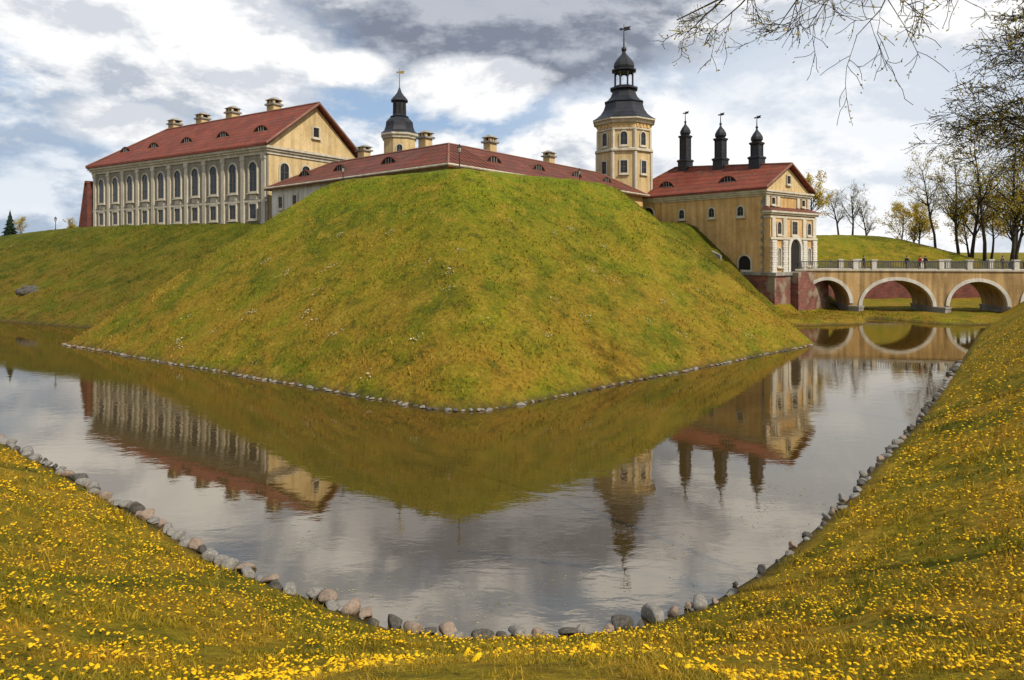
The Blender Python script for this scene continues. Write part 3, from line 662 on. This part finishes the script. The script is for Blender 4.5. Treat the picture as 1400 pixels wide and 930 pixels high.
# front bay with rusticated portal
fb = MB().box(GL,GL+.8,-.25,GW+.25,3.5,12.7); fb.build('front_bay', M['ochre'], gh)
FX = GL+.8
fc = MB()
for e, z0, z1 in ((.12,12.3,12.55),(.3,12.72,12.95),(.5,12.95,13.2)):
    fc.box(GL+.01,FX+e,-.25-e,GW+.25+e,z0,z1)
fc.box(FX,FX+.22,-.4,GW+.4,9.6,9.9)
fc.build('front_cornice', M['trim'], gh)
MB().add([(GL+.02,-.8,13.22),(FX+.55,-.8,13.22),(FX+.55,GW+.8,13.22),(GL+.02,GW+.8,13.22),(GL+.02,-.3,13.75),(GL+.02,GW+.3,13.75)], [(0,1,4),(1,2,5,4),(2,3,5),(0,4,5,3),(0,3,2,1)]).build('skirt_roof', M['roof_dark'], gh)
for y in (.35,3.0,GW-3.0,GW-.35):
    q = MB()
    for i in range(13): 
        e = .0 if i % 2 else .07
        q.box(FX,FX+.28,y-.5-e,y+.5+e,5.5+i*.31,5.5+i*.31+.28)
    q.build('rusticated_pier', M['white'], gh)
    MB().box(FX,FX+.2,y-.42,y+.42,9.92,12.28).build('pilaster', M['trim'], gh)
    MB().box(GL,GL+.16,y-.36,y+.36,13.8,15.08).build('pilaster', M['trim'], gh)
ps = outline(2.6,4.2,True,14); po = outline(3.6,4.7,True,14)
mb = MB(); n = len(ps)
vs = [(FX+.3,GW/2+a,5.5+b_) for a,b_ in po]+[(FX+.3,GW/2+a,5.5+b_) for a,b_ in ps]+[(FX,GW/2+a,5.5+b_) for a,b_ in po]+[(FX,GW/2+a,5.5+b_) for a,b_ in ps]
fs = []
for i in range(1,n):
    j = (i+1)%n; fs += [(i,j,n+j,n+i),(2*n+i,i,j,2*n+j),(n+i,n+j,3*n+j,3*n+i)]
mb.add(vs, fs); mb.build('portal_arch', M['white'], gh)
MB().add([(FX+.015,GW/2+a,5.5+b_) for a,b_ in ps], [tuple(range(n))]).build('portal_doorway', M['dark'], gh, recalc=False)
window(gh, FX+.01, GW/2, 10.3, 1.3, 1.6, False, R(90), .2, (1,2))
for y in (1.7,GW-1.7): window(gh, FX+.01, y, 10.3, .9, 1.5, True, R(90), .18, (1,1)); window(gh, FX+.01, y, 6.3, .8, 2.2, True, R(90), .18, (0,0), glass='stone', name='niche')
for y in (1.7,GW/2,GW-1.7): window(gh, GL+.01, y, 14.1 if y != GW/2 else 16.9, .8, .8 if y != GW/2 else 1.0, False, R(90), .14, (0,0), glass='dark')
qn = MB()
for i in range(20):
    e = .35 if i % 2 else .6; qn.box(GL-e,GL+.05,-.06,0,5.6+i*.47,5.6+i*.47+.42)
qn.build('quoins', M['stone'], gh)
MB().box(14.5,GL+1.5,-.45,6.6,-1.0,5.48).build('plinth', M['brick_patchy'], gh)
MB().box(GL+1.505,GL+2.5,3.4,GW+.4,-1.0,5.46).build('bridge_abutment', M['brick_patchy'], gh)
MB().box(16.5,GL+1.75,-.62,6.9,5.10,5.5).build('plinth_coping', M['stone'], gh)
wg = MB()   # stair wall running down the grass beside the gatehouse
wg.add([(4,-2.2,12.9),(4,-1.8,12.9),(16,-1.8,7.6),(16,-2.2,7.6),(4,-2.2,10),(4,-1.8,10),(16,-1.8,3),(16,-2.2,3)], [(0,1,2,3),(4,7,6,5),(0,3,7,4),(1,5,6,2),(0,4,5,1),(3,2,6,7)])
wg.build('stair_wall', M['stone'], gh)
# three black chimney turrets, stepping down with the ridge
for t, dz in ((16,.6),(10,-.6),(4.4,-1.9)):
    x, y = GL-t, GW/2; zb = zridge(x)-1.2
    tr = MB(); q = R(45)
    tr.lathe([(1.1,zb),(1.1,zb+1.9),(1.25,zb+2.0),(1.25,zb+2.2),(.78,zb+2.4),(.78,24.3+dz),(1.0,24.5+dz),(1.08,24.7+dz),(.8,24.8+dz)], 4, q, (x,y))
    for k in range(4):
        an = q+k*math.pi/2; tr.tube([(x+.78*math.cos(an),y+.78*math.sin(an),zb+2.3),(x+.78*math.cos(an),y+.78*math.sin(an),24.4+dz)], [.08,.08], 5)
    o = tr.build('turret', M['slate'], gh)
    cp = MB().lathe([(.6,24.8+dz),(.8,25.1+dz),(.78,25.45+dz),(.5,25.95+dz),(.22,26.3+dz),(.1,26.6+dz),(.2,26.8+dz),(.08,27.0+dz)], 8, r0, (x,y)); c_ = cp.build('turret_cap', M['slate'], o, org=(0,0,gh.location.z))
    mv = MB(); vane(mv, x, y, 26.8+dz, 28.4+dz, .9); mv.build('weather_vane', M['black'], o, org=(0,0,gh.location.z))

# ------------------------------------------------------------------ bridge
bg = thing('stone_bridge', 'ochre arched bridge with white arch rings and iron railing over the moat', 'bridge', (36,85.5,0), R(-10))
arches = [(1.9,7.3,1.5,4.42),(8.8,17.0,1.2,4.45),(18.9,25.4,1.3,4.35),(27.2,32.5,1.6,4.3)]
BL0, BL1, BW, ZT = -1.0, 40.0, 6.0, 5.62
def under(u):
    for a, c_, z0, z1 in arches:
        if a < u < c_:
            t = (u-(a+c_)/2)/((c_-a)/2); return z0+(z1-z0)*math.sqrt(max(0,1-t*t))
    return None
body = MB()
us = [BL0]
for a, c_, z0, z1 in arches:
    us += [a]+[(a+c_)/2-(c_-a)/2*math.cos(math.pi*i/28) for i in range(1,28)]+[c_]
us.append(BL1)
for u0, u1 in zip(us[:-1], us[1:]):
    mid = under((u0+u1)/2); 
    if mid is None: b0 = b1 = -1.2
    else:
        arch = [q for q in arches if q[0] <= (u0+u1)/2 <= q[1]][0]
        b0 = under(u0) if under(u0) is not None else arch[2]; b1 = under(u1) if under(u1) is not None else arch[2]
    body.add([(u0,0,b0),(u1,0,b1),(u1,0,ZT),(u0,0,ZT),(u0,BW,b0),(u1,BW,b1),(u1,BW,ZT),(u0,BW,ZT)],
             [(0,1,2,3),(5,4,7,6),(3,2,6,7)]+([(0,4,5,1)] if mid is not None else []))
for a, c_, z0, z1 in arches:
    for u in (a, c_): body.add([(u,0,-1.2),(u,BW,-1.2),(u,BW,z0),(u,0,z0)], [(0,1,2,3)])
body.build('body', M['bridge'], bg, recalc=False)
for a, c_, z0, z1 in arches:
    ring = MB(); n = 28; vs = []; cc, hw = (a+c_)/2, (c_-a)/2
    for rr, yy in ((0,-.14),(.42,-.14),(0,.3),(.42,.0)):
        for i in range(n+1):
            t = math.pi*i/n; vs.append((cc-(hw+rr)*math.cos(t), yy, z0+(z1-z0+rr)*math.sin(t)-.004))
    m_ = n+1
    fs = []
    for i in range(n): fs += [(i,i+1,m_+i+1,m_+i),(i,i+1,2*m_+i+1,2*m_+i),(m_+i,m_+i+1,3*m_+i+1,3*m_+i)]
    ring.add(vs, fs); ring.build('arch_ring', M['white'], bg)
prev = [0.3]+[q[1] for q in arches]
nxt = [q[0] for q in arches]+[34.5]
for p0, p1 in zip(prev, nxt):
    pr = MB(); e = .12; c_ = (p0+p1)/2
    pr.prism([(p0-e,-.2),(c_,-1.1 if p1-p0 < 2.0 else -.35),(p1+e,-.2),(p1+e,BW+.2),(p0-e,BW+.2)], -1.3, .95)
    pr.prism([(p0-e-.05,-.26),(c_,-1.2 if p1-p0 < 2.0 else -.42),(p1+e+.05,-.26),(p1+e+.05,BW+.26),(p0-e-.05,BW+.26)], .95, 1.18)
    pr.build('pier_base', M['stone'], bg)
MB().box(BL0,BL1,-.16,BW+.16,ZT+.002,ZT+.2).build('deck_band', M['trim'], bg)
posts = [.2,8.0,10.2,18.0,21.2,26.4,31,36]
for side in (.12, BW-.12):
    for u in posts:
        MB().box(u-.27,u+.27,side-.27,side+.27,ZT+.2,ZT+1.32).box(u-.36,u+.36,side-.36,side+.36,ZT+1.322,ZT+1.46).build('pillar', M['white'], bg)
    for u0, u1 in zip(posts[:-1], posts[1:]):
        rl = MB().box(u0+.28,u1-.28,side-.06,side+.06,ZT+1.12,ZT+1.22).box(u0+.28,u1-.28,side-.05,side+.05,ZT+.3,ZT+.37)
        k = int((u1-u0-.56)/.2)
        for i in range(k+1):
            x = u0+.28+(u1-u0-.56)*(i+.5)/(k+1); rl.box(x-.028,x+.028,side-.028,side+.028,ZT+.37,ZT+1.12)
        rl.build('railing', M['iron'], bg)

# brick retaining wall behind the bridge
bwall = thing('retaining_wall', 'red brick retaining wall seen through the bridge arches', 'wall', (44,108.3,0), 0)
MB().box(0,38,-.3,.6,-.5,3.6).build('wall', M['brick'], bwall)
MB().box(-.1,38.1,-.42,.72,3.602,3.8).build('coping', M['stone'], bwall)

# ------------------------------------------------------------------ street lamps
def lamp(loc, label):
    t = thing('street_lamp', label, 'street lamp', loc, random.uniform(0,1))
    MB().lathe([(.13,-.2),(.13,.1),(.08,.16),(.05,.3),(.04,1.35),(.07,1.38),(.05,1.45)], 8).build('post', M['black'], t, org=(0,0,0))
    MB().lathe([(.08,1.45),(.15,1.85)], 6).build('lantern_glass', M['white'], t, org=(0,0,0))
    fr_ = MB()
    for k in range(6):
        a = k*math.pi/3; fr_.tube([(.085*math.cos(a),.085*math.sin(a),1.44),(.16*math.cos(a),.16*math.sin(a),1.86)], [.016,.016], 4)
    fr_.lathe([(.2,1.85),(.2,1.88),(.07,2.05),(.03,2.18)], 6); fr_.build('lantern_frame', M['black'], t, org=(0,0,0))
for x, y, lb in ((-4.6,57.6,'black street lamp at the very corner of the bastion top'),(-17.2,67,'black street lamp on the left edge of the bastion top'),
                 (7.6,74.0,'black street lamp on the right edge of the bastion top'),(-73.5,106,'black street lamp on the far left rampart beside the palace')):
    lamp((x,y,Hs(x,y)), lb)

# ------------------------------------------------------------------ trees
class Tree:
    def __init__(s, seed): s.r = random.Random(seed); s.seg = []; s.tips = []
    def grow(s, p, d, L, r, lvl, P):
        n = 5 if lvl < 2 else 4; pts = [p.copy()]; d = d.normalized(); rad = [r]
        for i in range(n):
            wv = P['wander']*(.5 if lvl == 0 else 1)
            d = (d+Vector((s.r.gauss(0,wv), s.r.gauss(0,wv), s.r.gauss(0,wv)+P['up'][lvl]))).normalized()
            p = p+d*L/n; pts.append(p.copy()); rad.append(max(r*(1-.75*(i+1)/n), P['rmin']))
        s.seg.append((pts, rad, lvl))
        if lvl == P['max']: s.tips += [(q, d) for q in pts[1:]]; return
        for k in range(P['nc'][lvl]):
            t = s.r.uniform(P['t0'][lvl], 1)*n; i = min(int(t), n-1); q = pts[i].lerp(pts[i+1], t-i); dd = (pts[i+1]-pts[i]).normalized()
            pr = dd.orthogonal().normalized(); pr.rotate(Matrix.Rotation(s.r.uniform(0,6.28), 3, dd))
            an = s.r.uniform(*P['ang']); cd = dd*math.cos(an)+pr*math.sin(an)
            s.grow(q, cd, L*s.r.uniform(*P['len'])*(1-.35*t/n if lvl == 0 else 1), max(rad[i]*s.r.uniform(.4,.6), P['rmin']), lvl+1, P)
    def meshes(s, leafn, leafs, jit, mat, split=1):
        tk = MB(); br = MB()
        for pts, rad, lvl in s.seg: (tk if lvl < split else br).tube(pts, rad, 7 if lvl == 0 else (5 if lvl == 1 else 3))
        vs = []; fs = []; r = s.r
        for q, d in s.tips:
            k = int(leafn)+(1 if r.random() < leafn-int(leafn) else 0)
            for _ in range(k):
                c_ = q+Vector((r.gauss(0,jit), r.gauss(0,jit), r.gauss(0,jit))); sz = leafs*r.uniform(.6,1.3)
                a = Vector((r.gauss(0,1), r.gauss(0,1), r.gauss(0,1))).normalized(); b_ = a.orthogonal().normalized()
                b_.rotate(Matrix.Rotation(r.uniform(0,6.28), 3, a)); o = len(vs)
                vs += [c_-a*sz, c_+b_*sz*.55, c_+a*sz, c_-b_*sz*.55]; fs.append((o,o+1,o+2,o+3))
        cr = bpy.data.meshes.new('crown'); cr.from_pydata([tuple(v) for v in vs], [], fs); cr.materials.append(mat); cr.update()
        return tk.mesh('trunk', M['bark'], True, recalc=False), br.mesh('branches', M['bark'], False, recalc=False), cr
def tree_tmpl(seed, hgt, leafn, leafs, mat, t0=.3, nc=(13,6,5), ln=(.36,.58), rmin=.02, tr=.02):
    T = Tree(seed); P = dict(wander=.13, up=(.05,.10,.08,.05), max=3, nc=nc, t0=(t0,.2,.2), ang=(.5,1.05), len=ln, rmin=rmin)
    T.grow(Vector((0,0,-.4)), Vector((.03,.02,1)), hgt*.82, hgt*tr, 0, P); return T.meshes(leafn, leafs, .25, mat)
TY = [tree_tmpl(1, 12, 2.2, .16, M['leaf_yellow'], rmin=.016), tree_tmpl(2, 12, 1.7, .16, M['leaf_yellow'], rmin=.016)]
TB = [tree_tmpl(3, 12, .35, .12, M['leaf_olive'], rmin=.016), tree_tmpl(4, 12, .3, .12, M['leaf_olive'], rmin=.016)]
TT = [tree_tmpl(5, 12, .7, .085, M['leaf_yellow'], .34, (18,6,5), (.27,.45), .012, .013), tree_tmpl(6, 12, .9, .085, M['leaf_olive'], .28, (18,6,5), (.27,.45), .012, .013)]
def put(tm, x, y, s, label, group=None, zoff=0):
    t = thing('broadleaf_tree', label, 'tree', (x, y, Hs(x,y)+zoff), random.uniform(0,6.28), group); t.scale = (s,)*3
    for nm, me in zip(('trunk','branches','crown'), tm): inst(nm, me, t)
    return t
put(TY[0], 64.5, 141, 1.12, 'golden leafed tree rising behind the gatehouse roof corner')
put(TB[0], 71, 143, .95, 'bare grey tree behind the grassy mound, next right of the golden tree')
put(TB[1], 75, 145, 1.05, 'taller bare tree behind the middle of the grassy mound')
put(TB[0], 79.5, 147, 1.0, 'bare tree behind the right part of the grassy mound')
put(TY[1], 83.5, 142, .95, 'yellow leafed tree at the right end of the grassy mound')
put(TY[0], 87, 140, 1.0, 'yellow bushy tree between the mound and the tall dark trunks')
put(TB[1], 90, 148, 1.15, 'thin bare tree behind the yellow bushy tree')
put(TT[0], 78.5, 122, 1.6, 'tall sparse tree with dark trunk, leftmost of the stand behind the bridge end')
put(TT[1], 81.5, 120, 1.8, 'tall olive budding tree, second from left in the stand behind the bridge end')
put(TT[0], 84, 117, 2.1, 'tall sparse tree, third from left in the stand behind the bridge end')
put(TB[1], 86.5, 124, 1.6, 'bare branched tree, fourth from left in the stand behind the bridge end')
put(TT[1], 87, 115, 2.3, 'tallest olive budding tree in the stand behind the bridge end')
put(TY[1], 90.5, 130, 1.0, 'low yellow tree filling the stand behind the bridge end')
put(TT[0], 89.5, 117, 2.0, 'tall sparse tree just left of the right picture edge behind the bridge')
put(TT[1], 92.5, 119, 2.4, 'tall budding tree at the right picture edge behind the bridge')
put(TB[0], 95, 125, 1.8, 'big bare tree at the right picture edge behind the bridge')
put(TY[0], 97.5, 134, 1.1, 'low yellow tree at the right picture edge behind the bridge')
put(TY[1], -104, 140, .42, 'small yellow bush tree beside the dark fir on the far left', zoff=.5)
put(TY[0], -95, 142, .40, 'small pale yellow tree on the left skyline nearest the palace', zoff=.5)
put(TY[1], -101, 150, .35, 'tiny distant yellow tree between two others on the left skyline', zoff=.5)
# fir
def fir(x, y, hgt, label):
    t = thing('fir_tree', label, 'tree', (x,y,Hs(x,y)))
    MB().tube([(0,0,-.3),(0,0,hgt*.95)], [hgt*.025,.01], 7).build('trunk', M['bark'], t, org=(0,0,0))
    vs = []; fs = []; r = random.Random(5)
    for k in range(900):
        u = r.random()**1.25; z = hgt*(.08+.92*u); rad = hgt*.36*(1-u)*(.6+.4*abs(math.sin(u*22)))+.04; a = r.uniform(0,6.28); ln = rad*r.uniform(.5,1)
        d = Vector((math.cos(a), math.sin(a), 0)); s = Vector((-math.sin(a), math.cos(a), 0)); o = len(vs); w_ = .05*hgt*r.uniform(.5,1.2)*(1.1-u)
        vs += [Vector((0,0,z+.05*hgt))+d*ln*.2, Vector((0,0,z))+d*ln*.7+s*w_, Vector((0,0,z-.05*hgt))+d*ln, Vector((0,0,z))+d*ln*.7-s*w_]; fs.append((o,o+1,o+2,o+3))
    me = bpy.data.meshes.new('crown'); me.from_pydata([tuple(v) for v in vs], [], fs); me.materials.append(M['needle']); inst('crown', me, t)
fir(-91.5, 120, 5.4, 'dark green fir tree standing alone at the far left skyline')
# near trees whose boughs reach into the picture
T = Tree(21); P = dict(wander=.16, up=(.03,.0,-.03,-.03,-.02), max=4, nc=(0,9,6,5), t0=(.3,.3,.2,.15), ang=(.4,.95), len=(.36,.56), rmin=.011)
T.grow(Vector((24.0,25,5.6)), Vector((.02,.0,1)), 17, .32, 0, P)
for z, d, L_ in ((11.2,(-1,.35,.22),4.8),(12.4,(-1,-.25,.4),5.0),(13.8,(-.9,.5,.4),5.2),(14.6,(-1,.1,.5),4.8),(16,(-.9,-.5,.4),4.6),(17,(-.9,.2,.5),4.4),(14.3,(-1,-.05,.15),5.4),(10.4,(-.9,.1,.5),4.6),
    (15.4,(-.95,-.2,.2),5.0),(17.4,(-.95,-.2,.15),4.6),(13.0,(-.95,.2,.1),5.0),(12.5,(.8,.5,.5),5),(16,(.7,-.6,.6),5),(20.0,(-.5,.4,.8),4.6),(11.5,(-.5,.9,.35),5)):
    T.grow(Vector((24.1,25,z)), Vector(d), L_, .10, 1, P)
tk, br, cr = T.meshes(.85, .05, .09, M['leaf_olive'])
t = thing('broadleaf_tree', 'budding tree on the right bank with fine twigs hanging into the upper right corner', 'tree', (24.0,25,Hs(24.0,25)))
for nm, me in (('trunk',tk),('branches',br),('crown',cr)):
    me.transform(Matrix.Translation((-24.0,-25,-t.location.z))); inst(nm, me, t)
T = Tree(33); P = dict(wander=.19, up=(.02,-.02,-.05,-.04,-.01), max=4, nc=(0,7,5,4), t0=(.3,.3,.2,.15), ang=(.5,1.1), len=(.36,.55), rmin=.0068)
T.grow(Vector((14.5,7.5,6.4)), Vector((-.03,.02,1)), 13, .25, 0, P)
main = [Vector(q) for q in ((14.5,7.5,12),(12.5,10,14.4),(10,12.3,15.0),(7.6,14,14.6),(5.4,15,14.1),(3.9,15.6,13.5))]
T.seg.append((main, [.12,.09,.07,.05,.03,.015], 1))
for t_, d, L_ in ((2.3,(-.4,.4,-.7),2.5),(2.6,(-.4,.5,-.7),2.8),(2.9,(-.6,.1,-.7),2.4),(3.3,(-.5,.4,-.5),2.0),(3.8,(-.7,.2,-.35),1.7),(4.3,(-.6,.3,-.2),1.3),(1.2,(.4,.5,.5),3),(2.2,(0,.3,.9),2.5)):
    i = int(t_); p = main[i].lerp(main[i+1], t_-i); T.grow(p, Vector(d), L_, .032, 2, dict(P, nc=(0,0,9,6)))
tk, br, cr = T.meshes(.6, .034, .05, M['leaf_olive'])
t = thing('broadleaf_tree', 'budding tree right of the view with one bough drooping across the top of the sky', 'tree', (14.5,7.5,Hs(14.5,7.5)))
for nm, me in (('trunk',tk),('branches',br),('crown',cr)):
    me.transform(Matrix.Translation((-14.5,-7.5,-t.location.z))); inst(nm, me, t)

# ------------------------------------------------------------------ people on the bridge
def skin_mesh(name, verts, edges, radii, mat):
    me = bpy.data.meshes.new(name); me.from_pydata(verts, edges, []); o = bpy.data.objects.new(name, me); COL.objects.link(o)
    o.modifiers.new('s', 'SKIN'); sv = me.skin_vertices[0].data if me.skin_vertices else None
    for i, r in enumerate(radii): sv[i].radius = (r, r)
    sv[0].use_root = True
    sb = o.modifiers.new('b', 'SUBSURF'); sb.levels = 1; sb.render_levels = 1
    dg = bpy.context.evaluated_depsgraph_get(); m2 = bpy.data.meshes.new_from_object(o.evaluated_get(dg)); m2.name = name
    bpy.data.objects.remove(o); m2.materials.clear(); m2.materials.append(mat); m2.polygons.foreach_set('use_smooth', [True]*len(m2.polygons)); return m2
cloth = {}
def cmat(c):
    if c not in cloth: cloth[c] = simple('cloth_%d' % len(cloth), c, tuple(q*1.3 for q in c), 6, .9, .1)
    return cloth[c]
def person(loc, rz, jac, tro, hair, label, stride=.18, s=1.0):
    t = thing('person', label, 'person', loc, rz); t.scale = (s,)*3; k = stride
    bv = [(0,0,.95),(0,0,1.15),(0,0,1.36),(0,0,1.49),(0,-.01,1.57),(0,-.015,1.68),(.19,0,1.40),(.25,.05+k*.3,1.13),(.25,-.08+k*.2,.89),(.25,-.1+k*.2,.80),(-.19,0,1.40),(-.25,.05-k*.3,1.13),(-.25,-.08-k*.2,.89),(-.25,-.1-k*.2,.80),
          (.10,0,.90),(.10,-k*.6,.50),(.10,-k*.7,.09),(.11,-k*.7-.15,.04),(-.10,0,.90),(-.10,k*.5,.50),(-.10,k*1.1,.10),(-.11,k*1.1-.14,.04)]
    be = [(0,1),(1,2),(2,3),(3,4),(4,5),(2,6),(6,7),(7,8),(8,9),(2,10),(10,11),(11,12),(12,13),(0,14),(14,15),(15,16),(16,17),(0,18),(18,19),(19,20),(20,21)]
    br = [.13,.12,.14,.055,.085,.09,.06,.045,.034,.03,.06,.045,.034,.03,.085,.06,.042,.04,.085,.06,.042,.04]
    b_ = inst('body', skin_mesh('body', bv, be, br, M['skin']), t)
    fg = MB()
    for sx, i in ((1,9),(-1,13)):
        hx, hy, hz = bv[i]
        for q, ln in ((-.03,.075),(-.01,.085),(.01,.08),(.03,.065)): fg.tube([(hx,hy+q,hz),(hx-sx*.01,hy+q,hz-ln*.6),(hx-sx*.025,hy+q,hz-ln)], [.010,.009,.006], 5)
        fg.tube([(hx,hy-.025,hz+.03),(hx-sx*.03,hy-.05,hz),(hx-sx*.035,hy-.055,hz-.03)], [.011,.01,.007], 5)
    fg.tube([(0,-.085,1.655),(0,-.115,1.615),(0,-.09,1.605)], [.008,.014,.01], 5)
    for sx in (-1,1): fg.tube([(sx*.085,0,1.66),(sx*.095,.01,1.63),(sx*.085,0,1.60)], [.012,.018,.01], 5)
    bm = bmesh.new(); bm.from_mesh(b_.data); m3 = fg.mesh('f'); bm.from_mesh(m3); bm.to_mesh(b_.data); bm.free()
    inst('jacket', skin_mesh('jacket', [(0,0,.88),(0,0,1.15),(0,0,1.37),(0,0,1.46),(.2,0,1.405),(.255,.05+k*.3,1.13),(.25,-.07+k*.2,.91),(-.2,0,1.405),(-.255,.05-k*.3,1.13),(-.25,-.07-k*.2,.91)],
        [(0,1),(1,2),(2,3),(2,4),(4,5),(5,6),(2,7),(7,8),(8,9)], [.165,.15,.165,.07,.078,.065,.05,.078,.065,.05], cmat(jac)), t)
    inst('trousers', skin_mesh('trousers', [(0,0,.94),(.10,0,.88),(.10,-k*.6,.50),(.10,-k*.7,.10),(-.10,0,.88),(-.10,k*.5,.50),(-.10,k*1.1,.11)], [(0,1),(1,2),(2,3),(0,4),(4,5),(5,6)], [.145,.10,.075,.06,.10,.075,.06], cmat(tro)), t)
    hr = MB().lathe([(.02,1.775),(.06,1.765),(.093,1.72),(.103,1.67),(.098,1.60),(.08,1.58)], 10, 0, (0,.02)); inst('hair', hr.mesh('hair', cmat(hair), True), t)
ZD = ZT+.2
def onb(u, v): a = R(-10); return (36+u*math.cos(a)-v*math.sin(a), 85.5+u*math.sin(a)+v*math.cos(a), ZD)
person(onb(9.4,1.2), R(75), (.03,.035,.05), (.03,.03,.035), (.03,.02,.015), 'person in dark clothes walking alone near the middle of the bridge')
person(onb(14.4,1.0), R(-80), (.05,.05,.06), (.04,.05,.09), (.05,.03,.02), 'person in grey jacket walking, left of the one in red on the bridge')
person(onb(15.9,.9), R(-95), (.45,.03,.03), (.02,.02,.025), (.02,.015,.01), 'person in red jacket walking across the bridge')
person(onb(16.7,1.3), R(-85), (.03,.03,.035), (.02,.02,.03), (.04,.03,.02), 'person in black jacket just right of the one in red on the bridge')
person(onb(25.6,1.4), R(85), (.16,.13,.10), (.05,.05,.06), (.06,.04,.02), 'person in brown jacket at the right end of the bridge')

# ------------------------------------------------------------------ world, sun, camera
w = bpy.data.worlds.new('World'); scene.world = w; w.use_nodes = True; nt = w.node_tree; nt.nodes.clear()
SUN_AZ = Vector((.64,-.66)).normalized(); EL = R(45)
sky = nd(nt, 'ShaderNodeTexSky', {'sky_type': 'NISHITA', 'sun_disc': False, 'sun_elevation': EL, 'sun_rotation': math.atan2(SUN_AZ.x, SUN_AZ.y)})
dv = nd(nt, 'ShaderNodeTexCoord').outputs['Generated']
def cmap(loc, sc=(1.0,1.0,2.0)): return nd(nt, 'ShaderNodeMapping', {}, {'Vector': dv, 'Location': loc, 'Scale': sc}).outputs[0]
LOC = (.31,.12,.40)
p0 = cmap(LOC); p1 = cmap((LOC[0]+.028, LOC[1]-.01, LOC[2]+.07))
n1 = noise(nt, p0, 3.0, 14, .60, .15); n1s = noise(nt, p1, 3.0, 9, .58, .15)
n2 = noise(nt, p0, 6.5, 12, .62, .2); n2s = noise(nt, cmap((LOC[0]+.012, LOC[1]-.005, LOC[2]+.035)), 6.5, 9, .6, .2)
# self shading: density here minus density a little nearer the light
relief = math_(nt, 'ADD', math_(nt, 'MULTIPLY', math_(nt, 'SUBTRACT', n1, n1s), 2.6), math_(nt, 'MULTIPLY', math_(nt, 'SUBTRACT', n2, n2s), 1.2))
lit = ramp(nt, math_(nt, 'ADD', relief, .5), .34, .63)
def blob(px, py, sx, sy, r0_, r1_, amp=1.1):
    c_ = Vector(((px-700)/900, 1, (345-py)/900)).normalized()
    mp = nd(nt, 'ShaderNodeMapping', {'vector_type': 'POINT'}, {'Vector': dv, 'Location': (-c_.x*sx,-c_.y*sx,-c_.z*sy), 'Scale': (sx,sx,sy)})
    ln_ = nd(nt, 'ShaderNodeVectorMath', {'operation': 'LENGTH'}, {0: mp.outputs[0]}).outputs['Value']
    ln_ = math_(nt, 'ADD', ln_, math_(nt, 'MULTIPLY', math_(nt, 'SUBTRACT', n1, .5), amp*r1_))
    ln_ = math_(nt, 'ADD', ln_, math_(nt, 'MULTIPLY', math_(nt, 'SUBTRACT', n2, .5), amp*.6*r1_))
    return ramp(nt, ln_, r0_, r1_, (1,1,1), (0,0,0))
K = 10.0
def k3(c_): return tuple(q*K for q in c_)
skyc = mix(nt, .65, sky.outputs[0], k3((.40,.56,.80)))
colr = mix(nt, ramp(nt, n1, .43, .52), skyc, mix(nt, lit, k3((.52,.57,.65)), k3((1.02,1.02,1.02))))
# broad bright haze to the right, blue gap at the far left, dark bank over the middle, white cumulus heads
colr = mix(nt, math_(nt, 'MULTIPLY', blob(1130,180,1.0,1.4,.10,.46,.8), .82), colr, mix(nt, lit, k3((.80,.84,.90)), k3((1.06,1.06,1.06))))
colr = mix(nt, math_(nt, 'MULTIPLY', blob(40,250,1,1.8,.06,.30,1.2), .7), colr, mix(nt, lit, k3((.38,.48,.63)), k3((.70,.78,.88))))
colr = mix(nt, math_(nt, 'MULTIPLY', blob(690,15,.75,2.3,.16,.28,1.3), .94), colr, mix(nt, lit, k3((.22,.245,.31)), k3((.48,.51,.58))))
for px, py, sx, sy, r_ in ((330,70,1,1.5,.14),(170,165,1,2.6,.09),(640,120,1,2.2,.10),(130,20,1,2,.13),(480,90,1,2.4,.06)):
    colr = mix(nt, blob(px,py,sx,sy,r_*.7,r_,2.6), colr, mix(nt, lit, k3((.68,.71,.77)), k3((1.12,1.12,1.10))))
bgn = nd(nt, 'ShaderNodeBackground', {}, {'Color': colr, 'Strength': .1}); wo = nt.nodes.new('ShaderNodeOutputWorld'); nt.links.new(bgn.outputs[0], wo.inputs[0])
sl = bpy.data.lights.new('sun', 'SUN'); sl.energy = 4.8; sl.angle = R(.6); sl.color = (1,.91,.76); so = bpy.data.objects.new('sun', sl); COL.objects.link(so)
sd = Vector((SUN_AZ.x*math.cos(EL), SUN_AZ.y*math.cos(EL), math.sin(EL))); so.rotation_euler = (-sd).to_track_quat('-Z', 'Y').to_euler(); so.location = sd*50
cam = bpy.data.cameras.new('camera'); cam.sensor_width = 36; cam.lens = 900/1400*36; cam.shift_y = -120/1400; cam.clip_end = 8000; cam.clip_start = .05
co = bpy.data.objects.new('camera', cam); COL.objects.link(co); co.location = (0,0,8); co.rotation_euler = (R(90),0,0); scene.camera = co
scene.view_settings.view_transform = 'Standard'; scene.view_settings.look = 'None'; scene.view_settings.exposure = 0
